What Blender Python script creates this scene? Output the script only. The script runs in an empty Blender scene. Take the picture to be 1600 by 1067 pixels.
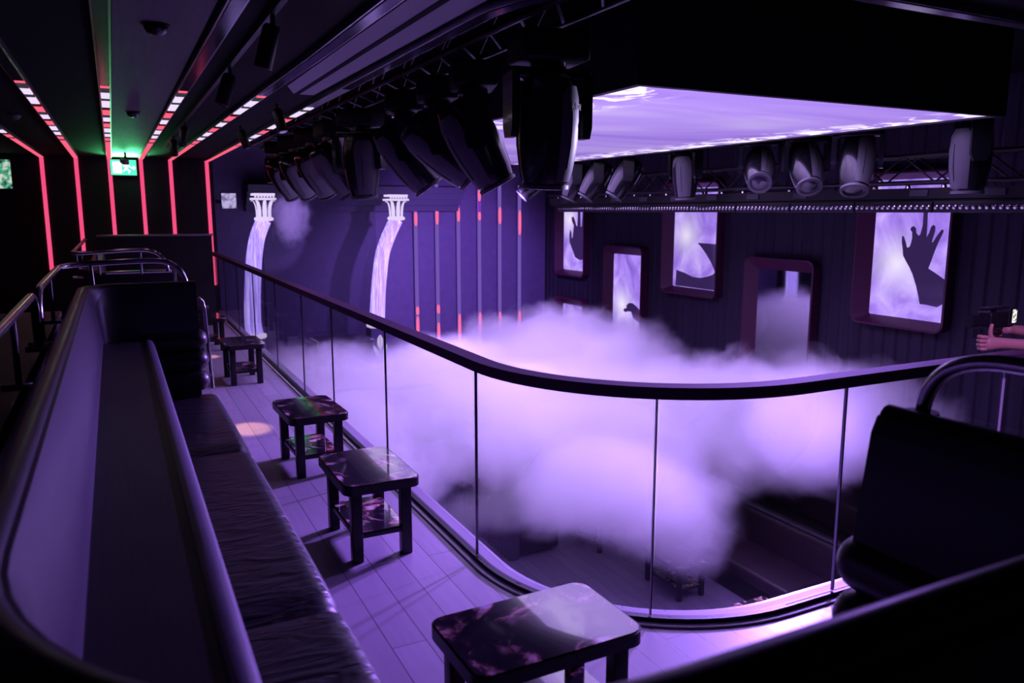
import bpy, bmesh, math, random
from mathutils import Vector, Matrix, Euler, Quaternion
random.seed(7)
PI = math.pi
scene = bpy.context.scene
COL = scene.collection
LOW = -3.1                       # dance floor level; the balcony floor is z = 0

# ------------------------------------------------------------------ camera
EYE = 1.9
F_PX = 1225.0
PITCH = math.atan(203.5 / F_PX)
YAW = math.atan(625 * math.cos(PITCH) / F_PX)
cam_d = bpy.data.cameras.new('camera')
cam_d.sensor_width = 36.0
cam_d.lens = 36.0 * F_PX / 1600.0
cam_d.clip_start = 0.02
cam = bpy.data.objects.new('camera', cam_d)
COL.objects.link(cam)
cam.location = (0, 0, EYE)
fwd = Vector((math.sin(YAW) * math.cos(PITCH), math.cos(YAW) * math.cos(PITCH), -math.sin(PITCH)))
cam.rotation_euler = fwd.to_track_quat('-Z', 'Y').to_euler()
cam_d.dof.use_dof = True
cam_d.dof.focus_distance = 5.5
cam_d.dof.aperture_fstop = 2.8
scene.camera = cam

# ------------------------------------------------------------------ materials
MATS = {}
class NT:
    def __init__(s, name):
        s.m = bpy.data.materials.new(name); s.m.use_nodes = True
        s.t = s.m.node_tree; s.t.nodes.clear()
        s.out = s.n('ShaderNodeOutputMaterial')
    def n(s, typ, **kw):
        nd = s.t.nodes.new(typ)
        for k, v in kw.items(): setattr(nd, k, v)
        return nd
    def l(s, a, b): s.t.links.new(a, b)
    def inp(s, nd, key, v):
        if isinstance(v, bpy.types.NodeSocket): s.l(v, nd.inputs[key])
        elif v is not None: nd.inputs[key].default_value = v
    def math(s, op, a, b=None, c=None, clamp=False):
        nd = s.n('ShaderNodeMath', operation=op); nd.use_clamp = clamp
        s.inp(nd, 0, a)
        if b is not None: s.inp(nd, 1, b)
        if c is not None: s.inp(nd, 2, c)
        return nd.outputs[0]
    def vmath(s, op, a, b=None):
        nd = s.n('ShaderNodeVectorMath', operation=op)
        s.inp(nd, 0, a)
        if b is not None: s.inp(nd, 1, b)
        return nd.outputs['Value'] if op in ('LENGTH', 'DOT_PRODUCT', 'DISTANCE') else nd.outputs[0]
    def coord(s, which='Object'): return s.n('ShaderNodeTexCoord').outputs[which]
    def mapping(s, vec, scale=(1, 1, 1), loc=(0, 0, 0), rot=(0, 0, 0)):
        nd = s.n('ShaderNodeMapping'); s.l(vec, nd.inputs['Vector'])
        nd.inputs['Scale'].default_value = scale; nd.inputs['Location'].default_value = loc
        nd.inputs['Rotation'].default_value = rot
        return nd.outputs[0]
    def noise(s, vec, scale=5, detail=4, rough=.55, dist=0):
        nd = s.n('ShaderNodeTexNoise'); s.l(vec, nd.inputs['Vector'])
        nd.inputs['Scale'].default_value = scale; nd.inputs['Detail'].default_value = detail
        nd.inputs['Roughness'].default_value = rough; nd.inputs['Distortion'].default_value = dist
        return nd.outputs[0]
    def ramp(s, fac, stops, interp='LINEAR'):
        nd = s.n('ShaderNodeValToRGB'); s.l(fac, nd.inputs[0]); cr = nd.color_ramp
        cr.interpolation = interp
        while len(cr.elements) < len(stops): cr.elements.new(.5)
        for e, (p, c) in zip(cr.elements, stops):
            e.position = p; e.color = (*c, 1) if len(c) == 3 else c
        return nd.outputs[0]
    def mix(s, fac, a, b, blend='MIX'):
        nd = s.n('ShaderNodeMix', data_type='RGBA', blend_type=blend)
        s.inp(nd, 0, fac)
        s.inp(nd, 6, a if not isinstance(a, tuple) else (*a, 1)); s.inp(nd, 7, b if not isinstance(b, tuple) else (*b, 1))
        return nd.outputs[2]
    def sep(s, vec):
        nd = s.n('ShaderNodeSeparateXYZ'); s.l(vec, nd.inputs[0]); return nd.outputs
    def bump(s, h, strength=.3, dist=.01):
        nd = s.n('ShaderNodeBump'); s.l(h, nd.inputs['Height'])
        nd.inputs['Strength'].default_value = strength; nd.inputs['Distance'].default_value = dist
        return nd.outputs[0]
    def pbsdf(s, color=(.5, .5, .5), rough=.5, metal=0, spec=.5, coat=0, coat_rough=.05, normal=None, emis=None, emis_s=0):
        p = s.n('ShaderNodeBsdfPrincipled')
        s.inp(p, 'Base Color', (*color, 1) if isinstance(color, tuple) else color)
        s.inp(p, 'Roughness', rough); s.inp(p, 'Metallic', metal)
        s.inp(p, 'Specular IOR Level', spec); s.inp(p, 'Coat Weight', coat); s.inp(p, 'Coat Roughness', coat_rough)
        if normal is not None: s.l(normal, p.inputs['Normal'])
        if emis is not None:
            s.inp(p, 'Emission Color', (*emis, 1) if isinstance(emis, tuple) else emis)
            s.inp(p, 'Emission Strength', emis_s)
        return p.outputs[0]
    def surf(s, sh): s.l(sh, s.out.inputs['Surface']); return s.m

def simple(name, color, rough=.5, metal=0, spec=.5, coat=0, bump=None, vary=.0):
    t = NT(name); c = color; nrm = None
    co = t.coord()
    if vary:
        nz = t.noise(co, 6, 3)
        c = t.mix(nz, tuple(x * (1 - vary) for x in color), tuple(min(1, x * (1 + vary)) for x in color))
    if bump:
        nrm = t.bump(t.noise(co, bump[0], 4), bump[1], bump[2] if len(bump) > 2 else .005)
    MATS[name] = t.surf(t.pbsdf(c, rough, metal, spec, coat, normal=nrm)); return MATS[name]

def emit(name, color, strength):
    t = NT(name); e = t.n('ShaderNodeEmission'); e.inputs[0].default_value = (*color, 1); e.inputs[1].default_value = strength
    MATS[name] = t.surf(e.outputs[0]); return MATS[name]

black_metal = simple('black_metal', (.012, .012, .014), .42, .2, .5, bump=(60, .08))
black_paint = simple('black_paint', (.008, .008, .01), .6, 0, .35, bump=(40, .1))
dark_wall = simple('dark_wall', (.012, .010, .016), .75, 0, .3, bump=(12, .1))
ceiling_black = simple('ceiling_black', (.006, .005, .008), .8, 0, .12, bump=(10, .08))
steel = simple('polished_steel', (.62, .60, .62), .18, 1.0, .5, bump=(80, .02))
trim_steel = simple('brushed_steel', (.55, .52, .56), .28, 1.0, bump=(90, .03))
grey_plastic = simple('grey_plastic', (.11, .105, .12), .45, 0, .5, bump=(70, .05))
black_gloss = simple('black_gloss_plastic', (.010, .010, .013), .22, 0, .5, coat=.3, bump=(50, .03))
white_plastic = simple('white_plastic', (.5, .5, .52), .4)
unlit = simple('unlit_diffuser_gloss', (.10, .09, .12), .15, .6, .6, bump=(14, .05))
pale_trim = simple('pale_floor_trim', (.75, .72, .76), .45, bump=(60, .03))
lilac_trim = simple('grey_edge_trim', (.26, .24, .28), .5, bump=(60, .03))
wood_black = simple('black_stained_wood', (.010, .008, .010), .38, 0, .4, bump=(30, .12))
lens_glass = simple('lens_glass', (.01, .01, .02), .05, 0, .8, coat=1)
rail_paint = simple('dark_plum_rail', (.09, .04, .08), .75, 0, .12, 0, bump=(40, .03))
frame_plum = simple('plum_frame', (.085, .012, .055), .5, 0, .5, bump=(50, .04))
speaker_grey = simple('fixture_grey', (.05, .05, .06), .5, 0, .4, bump=(40, .06))
fabric_dark = simple('dark_fabric', (.02, .018, .022), .9, 0, .2, bump=(160, .4))

def leather_mat(name, color, rough, wr=0.0, wr_scale=(3, 14, 3)):
    t = NT(name); co = t.coord()
    h = t.noise(co, 220, 3, .6)
    hh = h
    if wr:
        w = t.noise(t.mapping(co, wr_scale), 1.6, 2, .4, 1.6)
        hh = t.math('MULTIPLY_ADD', w, wr, t.math('MULTIPLY', h, .05))
        nrm = t.bump(hh, .8, .03)
    else:
        nrm = t.bump(hh, .12, .003)
    MATS[name] = t.surf(t.pbsdf(color, rough, 0, .5, .15, .3, nrm)); return MATS[name]
leather = leather_mat('black_leather', (.008, .007, .010), .36)
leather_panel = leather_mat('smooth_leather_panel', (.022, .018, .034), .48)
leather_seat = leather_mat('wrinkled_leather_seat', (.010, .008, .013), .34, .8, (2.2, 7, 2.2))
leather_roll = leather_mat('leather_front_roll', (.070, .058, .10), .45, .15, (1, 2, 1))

def pinstripe():
    t = NT('pinstripe_vinyl'); co = t.coord(); x, y, z = t.sep(co)
    fx = t.math('FRACT', t.math('MULTIPLY', x, 42.0)); fy = t.math('FRACT', t.math('MULTIPLY', y, 42.0))
    inwing = t.math('GREATER_THAN', t.math('SUBTRACT', y, .89), x)
    f = t.n('ShaderNodeMix', data_type='FLOAT'); t.l(inwing, f.inputs[0]); t.l(fy, f.inputs[2]); t.l(fx, f.inputs[3])
    ln = t.math('LESS_THAN', f.outputs[0], .2)
    c = t.mix(ln, (.012, .011, .013), (.006, .005, .007))
    MATS['pinstripe'] = t.surf(t.pbsdf(c, .5, 0, .4)); return MATS['pinstripe']
pin_mat = pinstripe()

def planks(name, base, dark, rough, pw=.16, pl=1.3):
    t = NT(name); co = t.coord()
    m = t.mapping(co, (1, 1, 1), (0, 0, 0), (0, 0, PI / 2))
    b = t.n('ShaderNodeTexBrick'); t.l(m, b.inputs['Vector'])
    b.offset = .37; b.inputs['Scale'].default_value = 1
    b.inputs['Brick Width'].default_value = pl; b.inputs['Row Height'].default_value = pw
    b.inputs['Mortar Size'].default_value = .0025; b.inputs['Mortar Smooth'].default_value = .1
    b.inputs['Color1'].default_value = (*base, 1); b.inputs['Color2'].default_value = (*[c * .8 for c in base], 1)
    b.inputs['Mortar'].default_value = (*dark, 1)
    g = t.noise(t.mapping(co, (38, 2.2, 1)), 1.0, 5, .6, .4)
    c = t.mix(t.math('MULTIPLY', g, .55), b.outputs['Color'], tuple(x * .45 for x in base))
    r = t.math('MULTIPLY_ADD', g, .16, rough - .08)
    h = t.math('SUBTRACT', t.math('MULTIPLY', g, .25), b.outputs['Fac'])
    MATS[name] = t.surf(t.pbsdf(c, r, 0, .5, normal=t.bump(h, .25, .002))); return MATS[name]
floor_mat = planks('balcony_floor_planks', (.42, .37, .44), (.05, .04, .05), .34)
lowfloor_mat = planks('dance_floor_planks', (.32, .25, .42), (.03, .02, .03), .42, .18, 1.6)
wood_panel = planks('dark_red_wood', (.06, .02, .02), (.02, .008, .01), .5, .3, 3)
ceil_wood = planks('ceiling_wood_panel', (.16, .155, .155), (.02, .02, .02), .6, .62, 2.4)
vent_mat = simple('pale_ceiling_panel', (.30, .28, .33), .6, 0, .4, bump=(20, .1))

def ribbed():
    t = NT('ribbed_wall'); co = t.coord()
    w = t.noise(t.mapping(co, (1, 5, .12)), 2, 2)
    c = t.mix(w, (.018, .013, .028), (.05, .036, .075))
    MATS['ribbed'] = t.surf(t.pbsdf(c, .7, 0, .3)); return MATS['ribbed']
ribbed_mat = ribbed()
stage_mat = simple('stage_backdrop', (.085, .06, .15), .55, 0, .4, bump=(8, .05), vary=.15)
farwall_mat = simple('far_wall_paint', (.16, .11, .26), .6, 0, .4, bump=(10, .06), vary=.2)
flute_mat = simple('channel_tufted_leather', (.10, .08, .13), .5, 0, .5)
lowsofa_mat = simple('maroon_leather', (.022, .008, .016), .45, 0, .5, bump=(30, .1))

def glass_mat():
    t = NT('balustrade_glass')
    tr = t.n('ShaderNodeBsdfTransparent'); tr.inputs[0].default_value = (.93, .93, .95, 1)
    gl = t.n('ShaderNodeBsdfGlossy'); gl.inputs['Roughness'].default_value = .01; gl.inputs[0].default_value = (.8, .8, .85, 1)
    g = t.n('ShaderNodeNewGeometry')
    c = t.math('ABSOLUTE', t.vmath('DOT_PRODUCT', g.outputs['Normal'], g.outputs['Incoming']))
    f = t.math('MULTIPLY_ADD', t.math('POWER', t.math('SUBTRACT', 1.0, c), 5.0), .45, .025)
    mx = t.n('ShaderNodeMixShader'); t.l(f, mx.inputs[0]); t.l(tr.outputs[0], mx.inputs[1]); t.l(gl.outputs[0], mx.inputs[2])
    MATS['glass'] = t.surf(mx.outputs[0]); return MATS['glass']
glass = glass_mat()
edge_mat = simple('polished_glass_edge', (.55, .56, .62), .25, 0, .8, bump=(50, .02))

def table_top_mat():
    t = NT('glossy_marbled_tabletop'); co = t.coord()
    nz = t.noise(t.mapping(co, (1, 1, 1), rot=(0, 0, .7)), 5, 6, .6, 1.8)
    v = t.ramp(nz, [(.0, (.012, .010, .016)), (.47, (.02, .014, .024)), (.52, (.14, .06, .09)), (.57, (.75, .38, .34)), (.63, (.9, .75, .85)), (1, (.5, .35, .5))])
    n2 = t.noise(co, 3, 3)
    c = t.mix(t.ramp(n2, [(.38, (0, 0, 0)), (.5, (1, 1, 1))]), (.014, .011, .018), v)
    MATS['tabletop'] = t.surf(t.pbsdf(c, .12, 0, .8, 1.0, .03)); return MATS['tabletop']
top_mat = table_top_mat()

def led_strip_mat(kind):
    t = NT('led_strip_' + kind); co = t.coord(); x, y, z = t.sep(co)
    if kind == 'wall':
        col = t.mix(t.noise(co, 1.2, 1), (1.0, .06, .20), (.9, .10, .26)); st = 1.0
    else:
        nz = t.noise(t.mapping(co, (.2, 3.1, .2)), 1, 1)
        fr = t.math('FRACT', t.math('MULTIPLY', y, 1.6))
        on = t.math('GREATER_THAN', t.math('ADD', fr, t.math('MULTIPLY', nz, .5)), .55)
        far = t.math('GREATER_THAN', t.math('ADD', y, t.math('MULTIPLY', nz, 3.0)), 13.2)
        pick = t.math('GREATER_THAN', t.math('ADD', t.math('FRACT', t.math('MULTIPLY', t.math('FLOOR', t.math('MULTIPLY', y, 1.6)), .382)), t.math('MULTIPLY', far, 1.0)), .66)
        col = t.mix(pick, (.85, .70, 1.0), (1.0, .12, .22))
        on = t.math('MAXIMUM', on, far)
        st = t.math('MULTIPLY_ADD', on, 1.0, .05)
    e = t.n('ShaderNodeEmission'); t.inp(e, 0, col); t.inp(e, 1, st)
    MATS['led_' + kind] = t.surf(e.outputs[0]); return MATS['led_' + kind]
led_ceil = led_strip_mat('ceiling'); led_wall = led_strip_mat('wall')
tube_dim = emit('tube_dim_lavender', (.24, .13, .62), .7)
tube_pink = emit('tube_pink', (1.0, .15, .34), 1.1)
tube_violet = emit('tube_violet', (.30, .03, .60), .8)

SX0, SX1, SY0, SY1, SZ = 3.26, 7.15, 4.55, 13.2, 2.75     # the LED ceiling
def led_ceiling_mat():
    t = NT('led_ceiling_picture'); co = t.coord(); x, y, z = t.sep(co)
    a = t.noise(t.mapping(co, (.20, .62, 1)), 1.25, 3, .5, .7)
    c = t.ramp(a, [(.28, (.10, .05, .38)), (.45, (.38, .21, .90)), (.58, (.52, .34, 1.0)), (.76, (.90, .78, 1.0))])
    # curling white surf along the long edges of the picture
    w = t.noise(t.mapping(co, (2.2, 1.6, 1)), 1.6, 6, .6, 1.2)
    ex = t.math('MINIMUM', t.math('SUBTRACT', x, SX0), t.math('SUBTRACT', SX1, x))
    edge = t.math('MULTIPLY', t.math('SUBTRACT', 1, t.math('DIVIDE', ex, .65), clamp=True), 1.6, clamp=True)
    s = t.math('MULTIPLY', edge, t.ramp(w, [(.47, (0, 0, 0)), (.56, (1, 1, 1))]))
    c = t.mix(s, c, (2.0, 1.8, 2.0))
    g = t.n('ShaderNodeNewGeometry')
    cs = t.math('ABSOLUTE', t.vmath('DOT_PRODUCT', g.outputs['Normal'], g.outputs['Incoming']))
    st = t.math('MULTIPLY', t.math('POWER', cs, 1.4), 8.6)             # LED tiles throw most of their light straight out
    e = t.n('ShaderNodeEmission'); t.l(c, e.inputs[0]); e.inputs[1].default_value = .52
    e2 = t.n('ShaderNodeEmission'); e2.inputs[0].default_value = (.52, .33, 1.0, 1); t.l(st, e2.inputs[1])
    ad = t.n('ShaderNodeAddShader'); t.l(e.outputs[0], ad.inputs[0]); t.l(e2.outputs[0], ad.inputs[1]); e = ad
    MATS['ledceil'] = t.surf(e.outputs[0]); return MATS['ledceil']
ledceil_mat = led_ceiling_mat()

def video_mat(name, spot, base=1.0):
    """purple smoky picture with a bright spot; object coordinates: y across, z up"""
    t = NT(name); co = t.coord()
    a = t.noise(t.mapping(co, (1, 1, 1)), 1.7, 5, .55, .8)
    c = t.ramp(a, [(.22, (.16, .08, .48)), (.45, (.36, .20, .84)), (.60, (.52, .34, 1.0)), (.78, (.72, .56, 1.0))])
    d = t.vmath('DISTANCE', co, tuple(spot))
    glow = t.math('POWER', t.math('SUBTRACT', 1, t.math('DIVIDE', d, .75), clamp=True), 2.2)
    c = t.mix(t.math('MULTIPLY', glow, .95), c, (.95, .88, 1.0))
    MATS[name] = t.surf(t.pbsdf((.01, .01, .012), .06, 0, .35, 0, emis=c, emis_s=base)); return MATS[name]
silhouette = simple('picture_dark', (.02, .012, .03), .12, 0, .4)
def sil_emit():
    t = NT('picture_dark_area')
    MATS['sil'] = t.surf(t.pbsdf((.02, .015, .03), .06, 0, .35, emis=(.03, .014, .075), emis_s=1.0)); return MATS['sil']
sil = sil_emit()
mirror = simple('dark_mirror_glass', (.55, .52, .62), .03, 1.0, .5)

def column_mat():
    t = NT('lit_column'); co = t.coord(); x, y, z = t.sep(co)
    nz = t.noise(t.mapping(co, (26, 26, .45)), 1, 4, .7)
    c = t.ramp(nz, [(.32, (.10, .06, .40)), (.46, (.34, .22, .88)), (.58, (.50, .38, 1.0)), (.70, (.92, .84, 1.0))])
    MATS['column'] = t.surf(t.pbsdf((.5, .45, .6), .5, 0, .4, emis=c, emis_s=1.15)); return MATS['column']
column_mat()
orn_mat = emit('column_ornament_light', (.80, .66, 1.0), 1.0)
col_dark = simple('column_recess', (.10, .07, .2), .5)
exit_green = emit('exit_sign_green', (.05, .85, .32), 2.4)
exit_white = emit('exit_sign_white', (.8, 1.0, .9), 3.2)
poster_mat = None

# ------------------------------------------------------------------ mesh helpers
class MB:
    def __init__(s): s.bm = bmesh.new()
    def box(s, c, size, rot=None, bev=0):
        r = bmesh.ops.create_cube(s.bm, size=1.0); vs = r['verts']
        M = Matrix.Translation(c) @ (rot.to_matrix().to_4x4() if rot is not None else Matrix()) @ Matrix.Diagonal((*size, 1))
        bmesh.ops.transform(s.bm, matrix=M, verts=vs)
        if bev:
            es = set(e for v in vs for e in v.link_edges)
            bmesh.ops.bevel(s.bm, geom=list(es), offset=bev, segments=3, affect='EDGES', profile=.5)
        return s
    def bx(s, x0, x1, y0, y1, z0, z1, bev=0):
        return s.box(((x0 + x1) / 2, (y0 + y1) / 2, (z0 + z1) / 2), (abs(x1 - x0), abs(y1 - y0), abs(z1 - z0)), None, bev)
    def cyl(s, p0, p1, r0, r1=None, n=16, caps=True):
        p0, p1 = Vector(p0), Vector(p1); d = p1 - p0
        r = bmesh.ops.create_cone(s.bm, cap_ends=caps, segments=n, radius1=r0, radius2=r0 if r1 is None else r1, depth=d.length)
        q = Vector((0, 0, 1)).rotation_difference(d.normalized())
        bmesh.ops.transform(s.bm, matrix=Matrix.Translation((p0 + p1) / 2) @ q.to_matrix().to_4x4(), verts=r['verts'])
        return s
    def tube(s, pts, r, n=10, closed=False):
        pts = [Vector(p) for p in pts]; rings = []; up = None; N = len(pts)
        for i, p in enumerate(pts):
            a = pts[i - 1] if (i > 0 or closed) else p; b = pts[(i + 1) % N] if (i < N - 1 or closed) else p
            tdir = (b - a).normalized()
            if up is None: up = tdir.orthogonal().normalized()
            up = (up - tdir * up.dot(tdir)); up = up.normalized() if up.length > 1e-6 else tdir.orthogonal().normalized()
            side = tdir.cross(up); rr = r[i] if isinstance(r, (list, tuple)) else r
            rings.append([s.bm.verts.new(p + (up * math.cos(2 * PI * k / n) + side * math.sin(2 * PI * k / n)) * rr) for k in range(n)])
        m = N if closed else N - 1
        for i in range(m):
            A, B = rings[i], rings[(i + 1) % N]
            for k in range(n): s.bm.faces.new((A[k], A[(k + 1) % n], B[(k + 1) % n], B[k]))
        if not closed:
            s.bm.faces.new(rings[0][::-1]); s.bm.faces.new(rings[-1])
        return s
    def lathe(s, prof, M=None, n=24, cap=True):
        """prof: (r, z) list, spun about z, then moved by M"""
        M = M or Matrix(); rings = []
        for r, z in prof:
            rings.append([s.bm.verts.new(M @ Vector((max(r, 1e-4) * math.cos(2 * PI * k / n), max(r, 1e-4) * math.sin(2 * PI * k / n), z))) for k in range(n)])
        for A, B in zip(rings, rings[1:]):
            for k in range(n): s.bm.faces.new((A[k], A[(k + 1) % n], B[(k + 1) % n], B[k]))
        if cap:
            s.bm.faces.new(rings[0][::-1]); s.bm.faces.new(rings[-1])
        return s
    def prism(s, poly, d, axis='z', at=0):
        """extrude a 2-D polygon by d; axis z: (x,y); axis x: (y,z); axis y: (x,z)"""
        def P(u, v, w): return {'z': (u, v, w), 'x': (w, u, v), 'y': (u, w, v)}[axis]
        A = [s.bm.verts.new(P(u, v, at)) for u, v in poly]; B = [s.bm.verts.new(P(u, v, at + d)) for u, v in poly]
        n = len(poly)
        for i in range(n): s.bm.faces.new((A[i], A[(i + 1) % n], B[(i + 1) % n], B[i]))
        f1 = s.bm.faces.new(A[::-1]); f2 = s.bm.faces.new(B)
        return s
    def sweep(s, rows, closed_prof=True, caps=True):
        """rows: list of rings (lists of 3-D points)"""
        R = [[s.bm.verts.new(p) for p in row] for row in rows]; n = len(R[0])
        m = n if closed_prof else n - 1
        for A, B in zip(R, R[1:]):
            for k in range(m): s.bm.faces.new((A[k], A[(k + 1) % n], B[(k + 1) % n], B[k]))
        if caps and closed_prof:
            s.bm.faces.new(R[0][::-1]); s.bm.faces.new(R[-1])
        return s
    def quad(s, a, b, c, d):
        s.bm.faces.new([s.bm.verts.new(p) for p in (a, b, c, d)]); return s
    def build(s, name, mat, parent=None, smooth=False, loc=None, rot=None, angle=40, merge=True):
        if merge: bmesh.ops.remove_doubles(s.bm, verts=s.bm.verts, dist=1e-5)
        bmesh.ops.recalc_face_normals(s.bm, faces=s.bm.faces)
        me = bpy.data.meshes.new(name); s.bm.to_mesh(me); s.bm.free()
        me.materials.append(mat)
        if smooth:
            for p in me.polygons: p.use_smooth = True
            try: me.set_sharp_from_angle(angle=math.radians(angle))
            except Exception: pass
        o = bpy.data.objects.new(name, me); COL.objects.link(o)
        if parent is not None: o.parent = parent
        if loc is not None: o.location = loc
        if rot is not None: o.rotation_euler = rot
        return o

def tag(o, label=None, cat=None, group=None, kind=None):
    if label: o['label'] = label
    if cat: o['category'] = cat
    if group: o['group'] = group
    if kind: o['kind'] = kind
    return o
def thing(name, label, cat, loc=(0, 0, 0), rz=0, group=None):
    o = bpy.data.objects.new(name, None); COL.objects.link(o)
    o.empty_display_size = .1; o.location = loc; o.rotation_euler = (0, 0, rz)
    return tag(o, label, cat, group)
def struct(o): o['kind'] = 'structure'; return o
def copy_tree(o, parent=None):
    c = o.copy(); COL.objects.link(c)
    if parent is not None: c.parent = parent
    for ch in list(o.children): copy_tree(ch, c)
    return c
def child(o, name):
    for c in o.children:
        if c.name.split('.')[0] == name: return c

def rrect(x0, x1, y0, y1, r, n=6):
    pts = []
    for cx, cy, a in ((x1 - r, y1 - r, 0), (x0 + r, y1 - r, 90), (x0 + r, y0 + r, 180), (x1 - r, y0 + r, 270)):
        for i in range(n + 1):
            t = math.radians(a + 90 * i / n); pts.append((cx + r * math.cos(t), cy + r * math.sin(t)))
    return pts

# ------------------------------------------------------------------ balcony edge path (plan)
EX, EY, ER = 1.66, 2.55, 1.10          # straight runs and corner radius of the glass line
def edge_path(off=0.0, y_far=16.0, x_far=7.0, n=20, straight=True):
    """points along the balcony edge, off > 0 moves out over the hall"""
    cx, cy, r = EX + ER, EY + ER, ER - off
    pts = [(EX + off, y_far)]
    if straight:
        k = 10
        pts += [(EX + off, y_far + (cy - y_far) * i / k) for i in range(1, k)]
    pts += [(cx - r * math.cos(t), cy - r * math.sin(t)) for t in [PI / 2 * i / n for i in range(n + 1)]]
    pts += [(x_far, EY + off)]
    return pts

# ------------------------------------------------------------------ room shell
X_W, Y_F = 10.2, 18.3
m = MB(); m.prism([(-2.4, 16.1), (-2.4, -1.6), (7.0, -1.6)] + edge_path(.12)[::-1], .30, 'z', -.30)
o = struct(m.build('floor', floor_mat)); o['label'] = 'pale plank balcony floor'
m = MB(); m.bx(-2.4, X_W + .3, -1.6, Y_F + .3, LOW - .2, LOW)
o = struct(m.build('floor_lower', lowfloor_mat)); o['label'] = 'dark plank dance floor below the balcony'
m = MB(); m.bx(-2.4, X_W + .3, -1.7, Y_F + .3, 3.6, 3.75)
struct(m.build('ceiling', ceiling_black))
m = MB(); m.prism([(-2.4, 16.1), (-2.4, -1.6), (7.0, -1.6)] + edge_path(.10)[::-1], .75, 'z', 2.86)
struct(m.build('ceiling_balcony', ceiling_black))
m = MB(); m.bx(-2.55, -2.4, -1.7, Y_F + .3, LOW, 3.6); struct(m.build('wall_left', dark_wall))
m = MB(); m.bx(-2.4, X_W + .3, -1.75, -1.6, LOW, 3.6); struct(m.build('wall_back', dark_wall))
m = MB(); m.bx(-2.4, 1.75, 16.0, 16.15, LOW, 3.6); m.bx(1.6, 1.75, 16.15, Y_F, LOW, 3.6); struct(m.build('wall_end', dark_wall))
m = MB(); m.bx(1.75, X_W + .3, Y_F, Y_F + .15, LOW, 3.6); struct(m.build('wall_far', farwall_mat))
# ribbed right wall
m = MB(); prof = [(X_W + .3, -1.6)]
y = -1.6; w = .21
while y < Y_F:
    prof += [(X_W + .008, y), (X_W - .012, y + .03), (X_W - .012, y + w - .03), (X_W + .008, y + w - .004)]; y += w
prof += [(X_W + .008, Y_F), (X_W + .3, Y_F)]
m.prism(prof, 3.6 - LOW, 'z', LOW); struct(m.build('wall_right', ribbed_mat))
# wood-look ceiling panel between two light strips, over the aisle
m = MB(); m.bx(.07, .50, 3.0, 15.95, 2.845, 2.858); o = struct(m.build('trim_1', ceil_wood)); o['label'] = 'wood look ceiling board above the aisle'
# light edge strip of balcony floor at the glass
def strip_ring(o0, o1, z0, z1, name, mat, parent=None):
    a = edge_path(o0); b = edge_path(o1)
    rows = [[(p[0], p[1], z0), (q[0], q[1], z0), (q[0], q[1], z1), (p[0], p[1], z1)] for p, q in zip(a, b)]
    return MB().sweep(rows).build(name, mat, parent, True, angle=30)

# ------------------------------------------------------------------ glass balustrade
bal = thing('glass_balustrade', 'curved glass balustrade with dark plum handrail along the balcony edge', 'railing')
strip_ring(-.018, .018, 0.0, .03, 'base_channel', black_metal, bal)
strip_ring(-.052, -.019, 0.0, .010, 'inner_edge_strip', pale_trim, bal)
strip_ring(.019, .085, 0.0, .012, 'outer_edge_strip', lilac_trim, bal)
ra, rb = edge_path(-.045), edge_path(.05)
rows = []
for p, q in zip(ra, rb):
    rows.append([(p[0], p[1], 1.08), (q[0], q[1], 1.08), (q[0], q[1], 1.135), (p[0], p[1], 1.135)])
MB().sweep(rows).build('handrail', rail_paint, bal, True, angle=30)
# panes
def edge_at(kind, v):
    return (EX, v) if kind == 'y' else ((v, EY) if kind == 'x' else (EX + ER - ER * math.cos(v), EY + ER - ER * math.sin(v)))
panes = []
ys = [15.95, 14.4, 12.85, 11.25, 9.6, 8.1, 6.85, 5.3, 3.72]
for a, b in zip(ys, ys[1:]): panes.append([edge_at('y', a), edge_at('y', b)])
A1 = .95
panes.append([edge_at('y', 3.72)] + [edge_at('a', A1 * i / 10) for i in range(11)])
panes.append([edge_at('a', A1 + (PI / 2 - A1) * i / 8) for i in range(9)] + [edge_at('x', 3.08)])
panes.append([edge_at('x', 3.08), edge_at('x', 4.32)]); panes.append([edge_at('x', 4.32), edge_at('x', 5.6)]); panes.append([edge_at('x', 5.6), edge_at('x', 6.95)])
G = .006; TH = .006
for P in panes:
    P = [Vector((x, y)) for x, y in P]
    d0 = (P[1] - P[0]).normalized(); d1 = (P[-1] - P[-2]).normalized()
    P[0] = P[0] + d0 * G; P[-1] = P[-1] - d1 * G
    rows = []
    for i, p in enumerate(P):
        tdir = (P[min(i + 1, len(P) - 1)] - P[max(i - 1, 0)]).normalized(); nrm = Vector((-tdir.y, tdir.x))
        a, b = p + nrm * TH, p - nrm * TH
        rows.append([(a.x, a.y, .03), (b.x, b.y, .03), (b.x, b.y, 1.09), (a.x, a.y, 1.09)])
    m = MB().sweep(rows); pane = m.build('glass_panel', glass, bal, True, angle=30)
    # polished vertical edge of this pane
    q = rows[-1]; e = Vector(((q[0][0] + q[1][0]) / 2, (q[0][1] + q[1][1]) / 2))
    az = Euler((0, 0, math.atan2(d1.y, d1.x)))
    MB().box((e.x + d1.x * .002, e.y + d1.y * .002, .56), (.006, .013, 1.05), az).build('pane_joint', black_gloss, pane)
    MB().box((e.x - d1.x * .004, e.y - d1.y * .004, .56), (.005, .0125, 1.05), az).build('polished_edge', edge_mat, pane)

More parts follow.
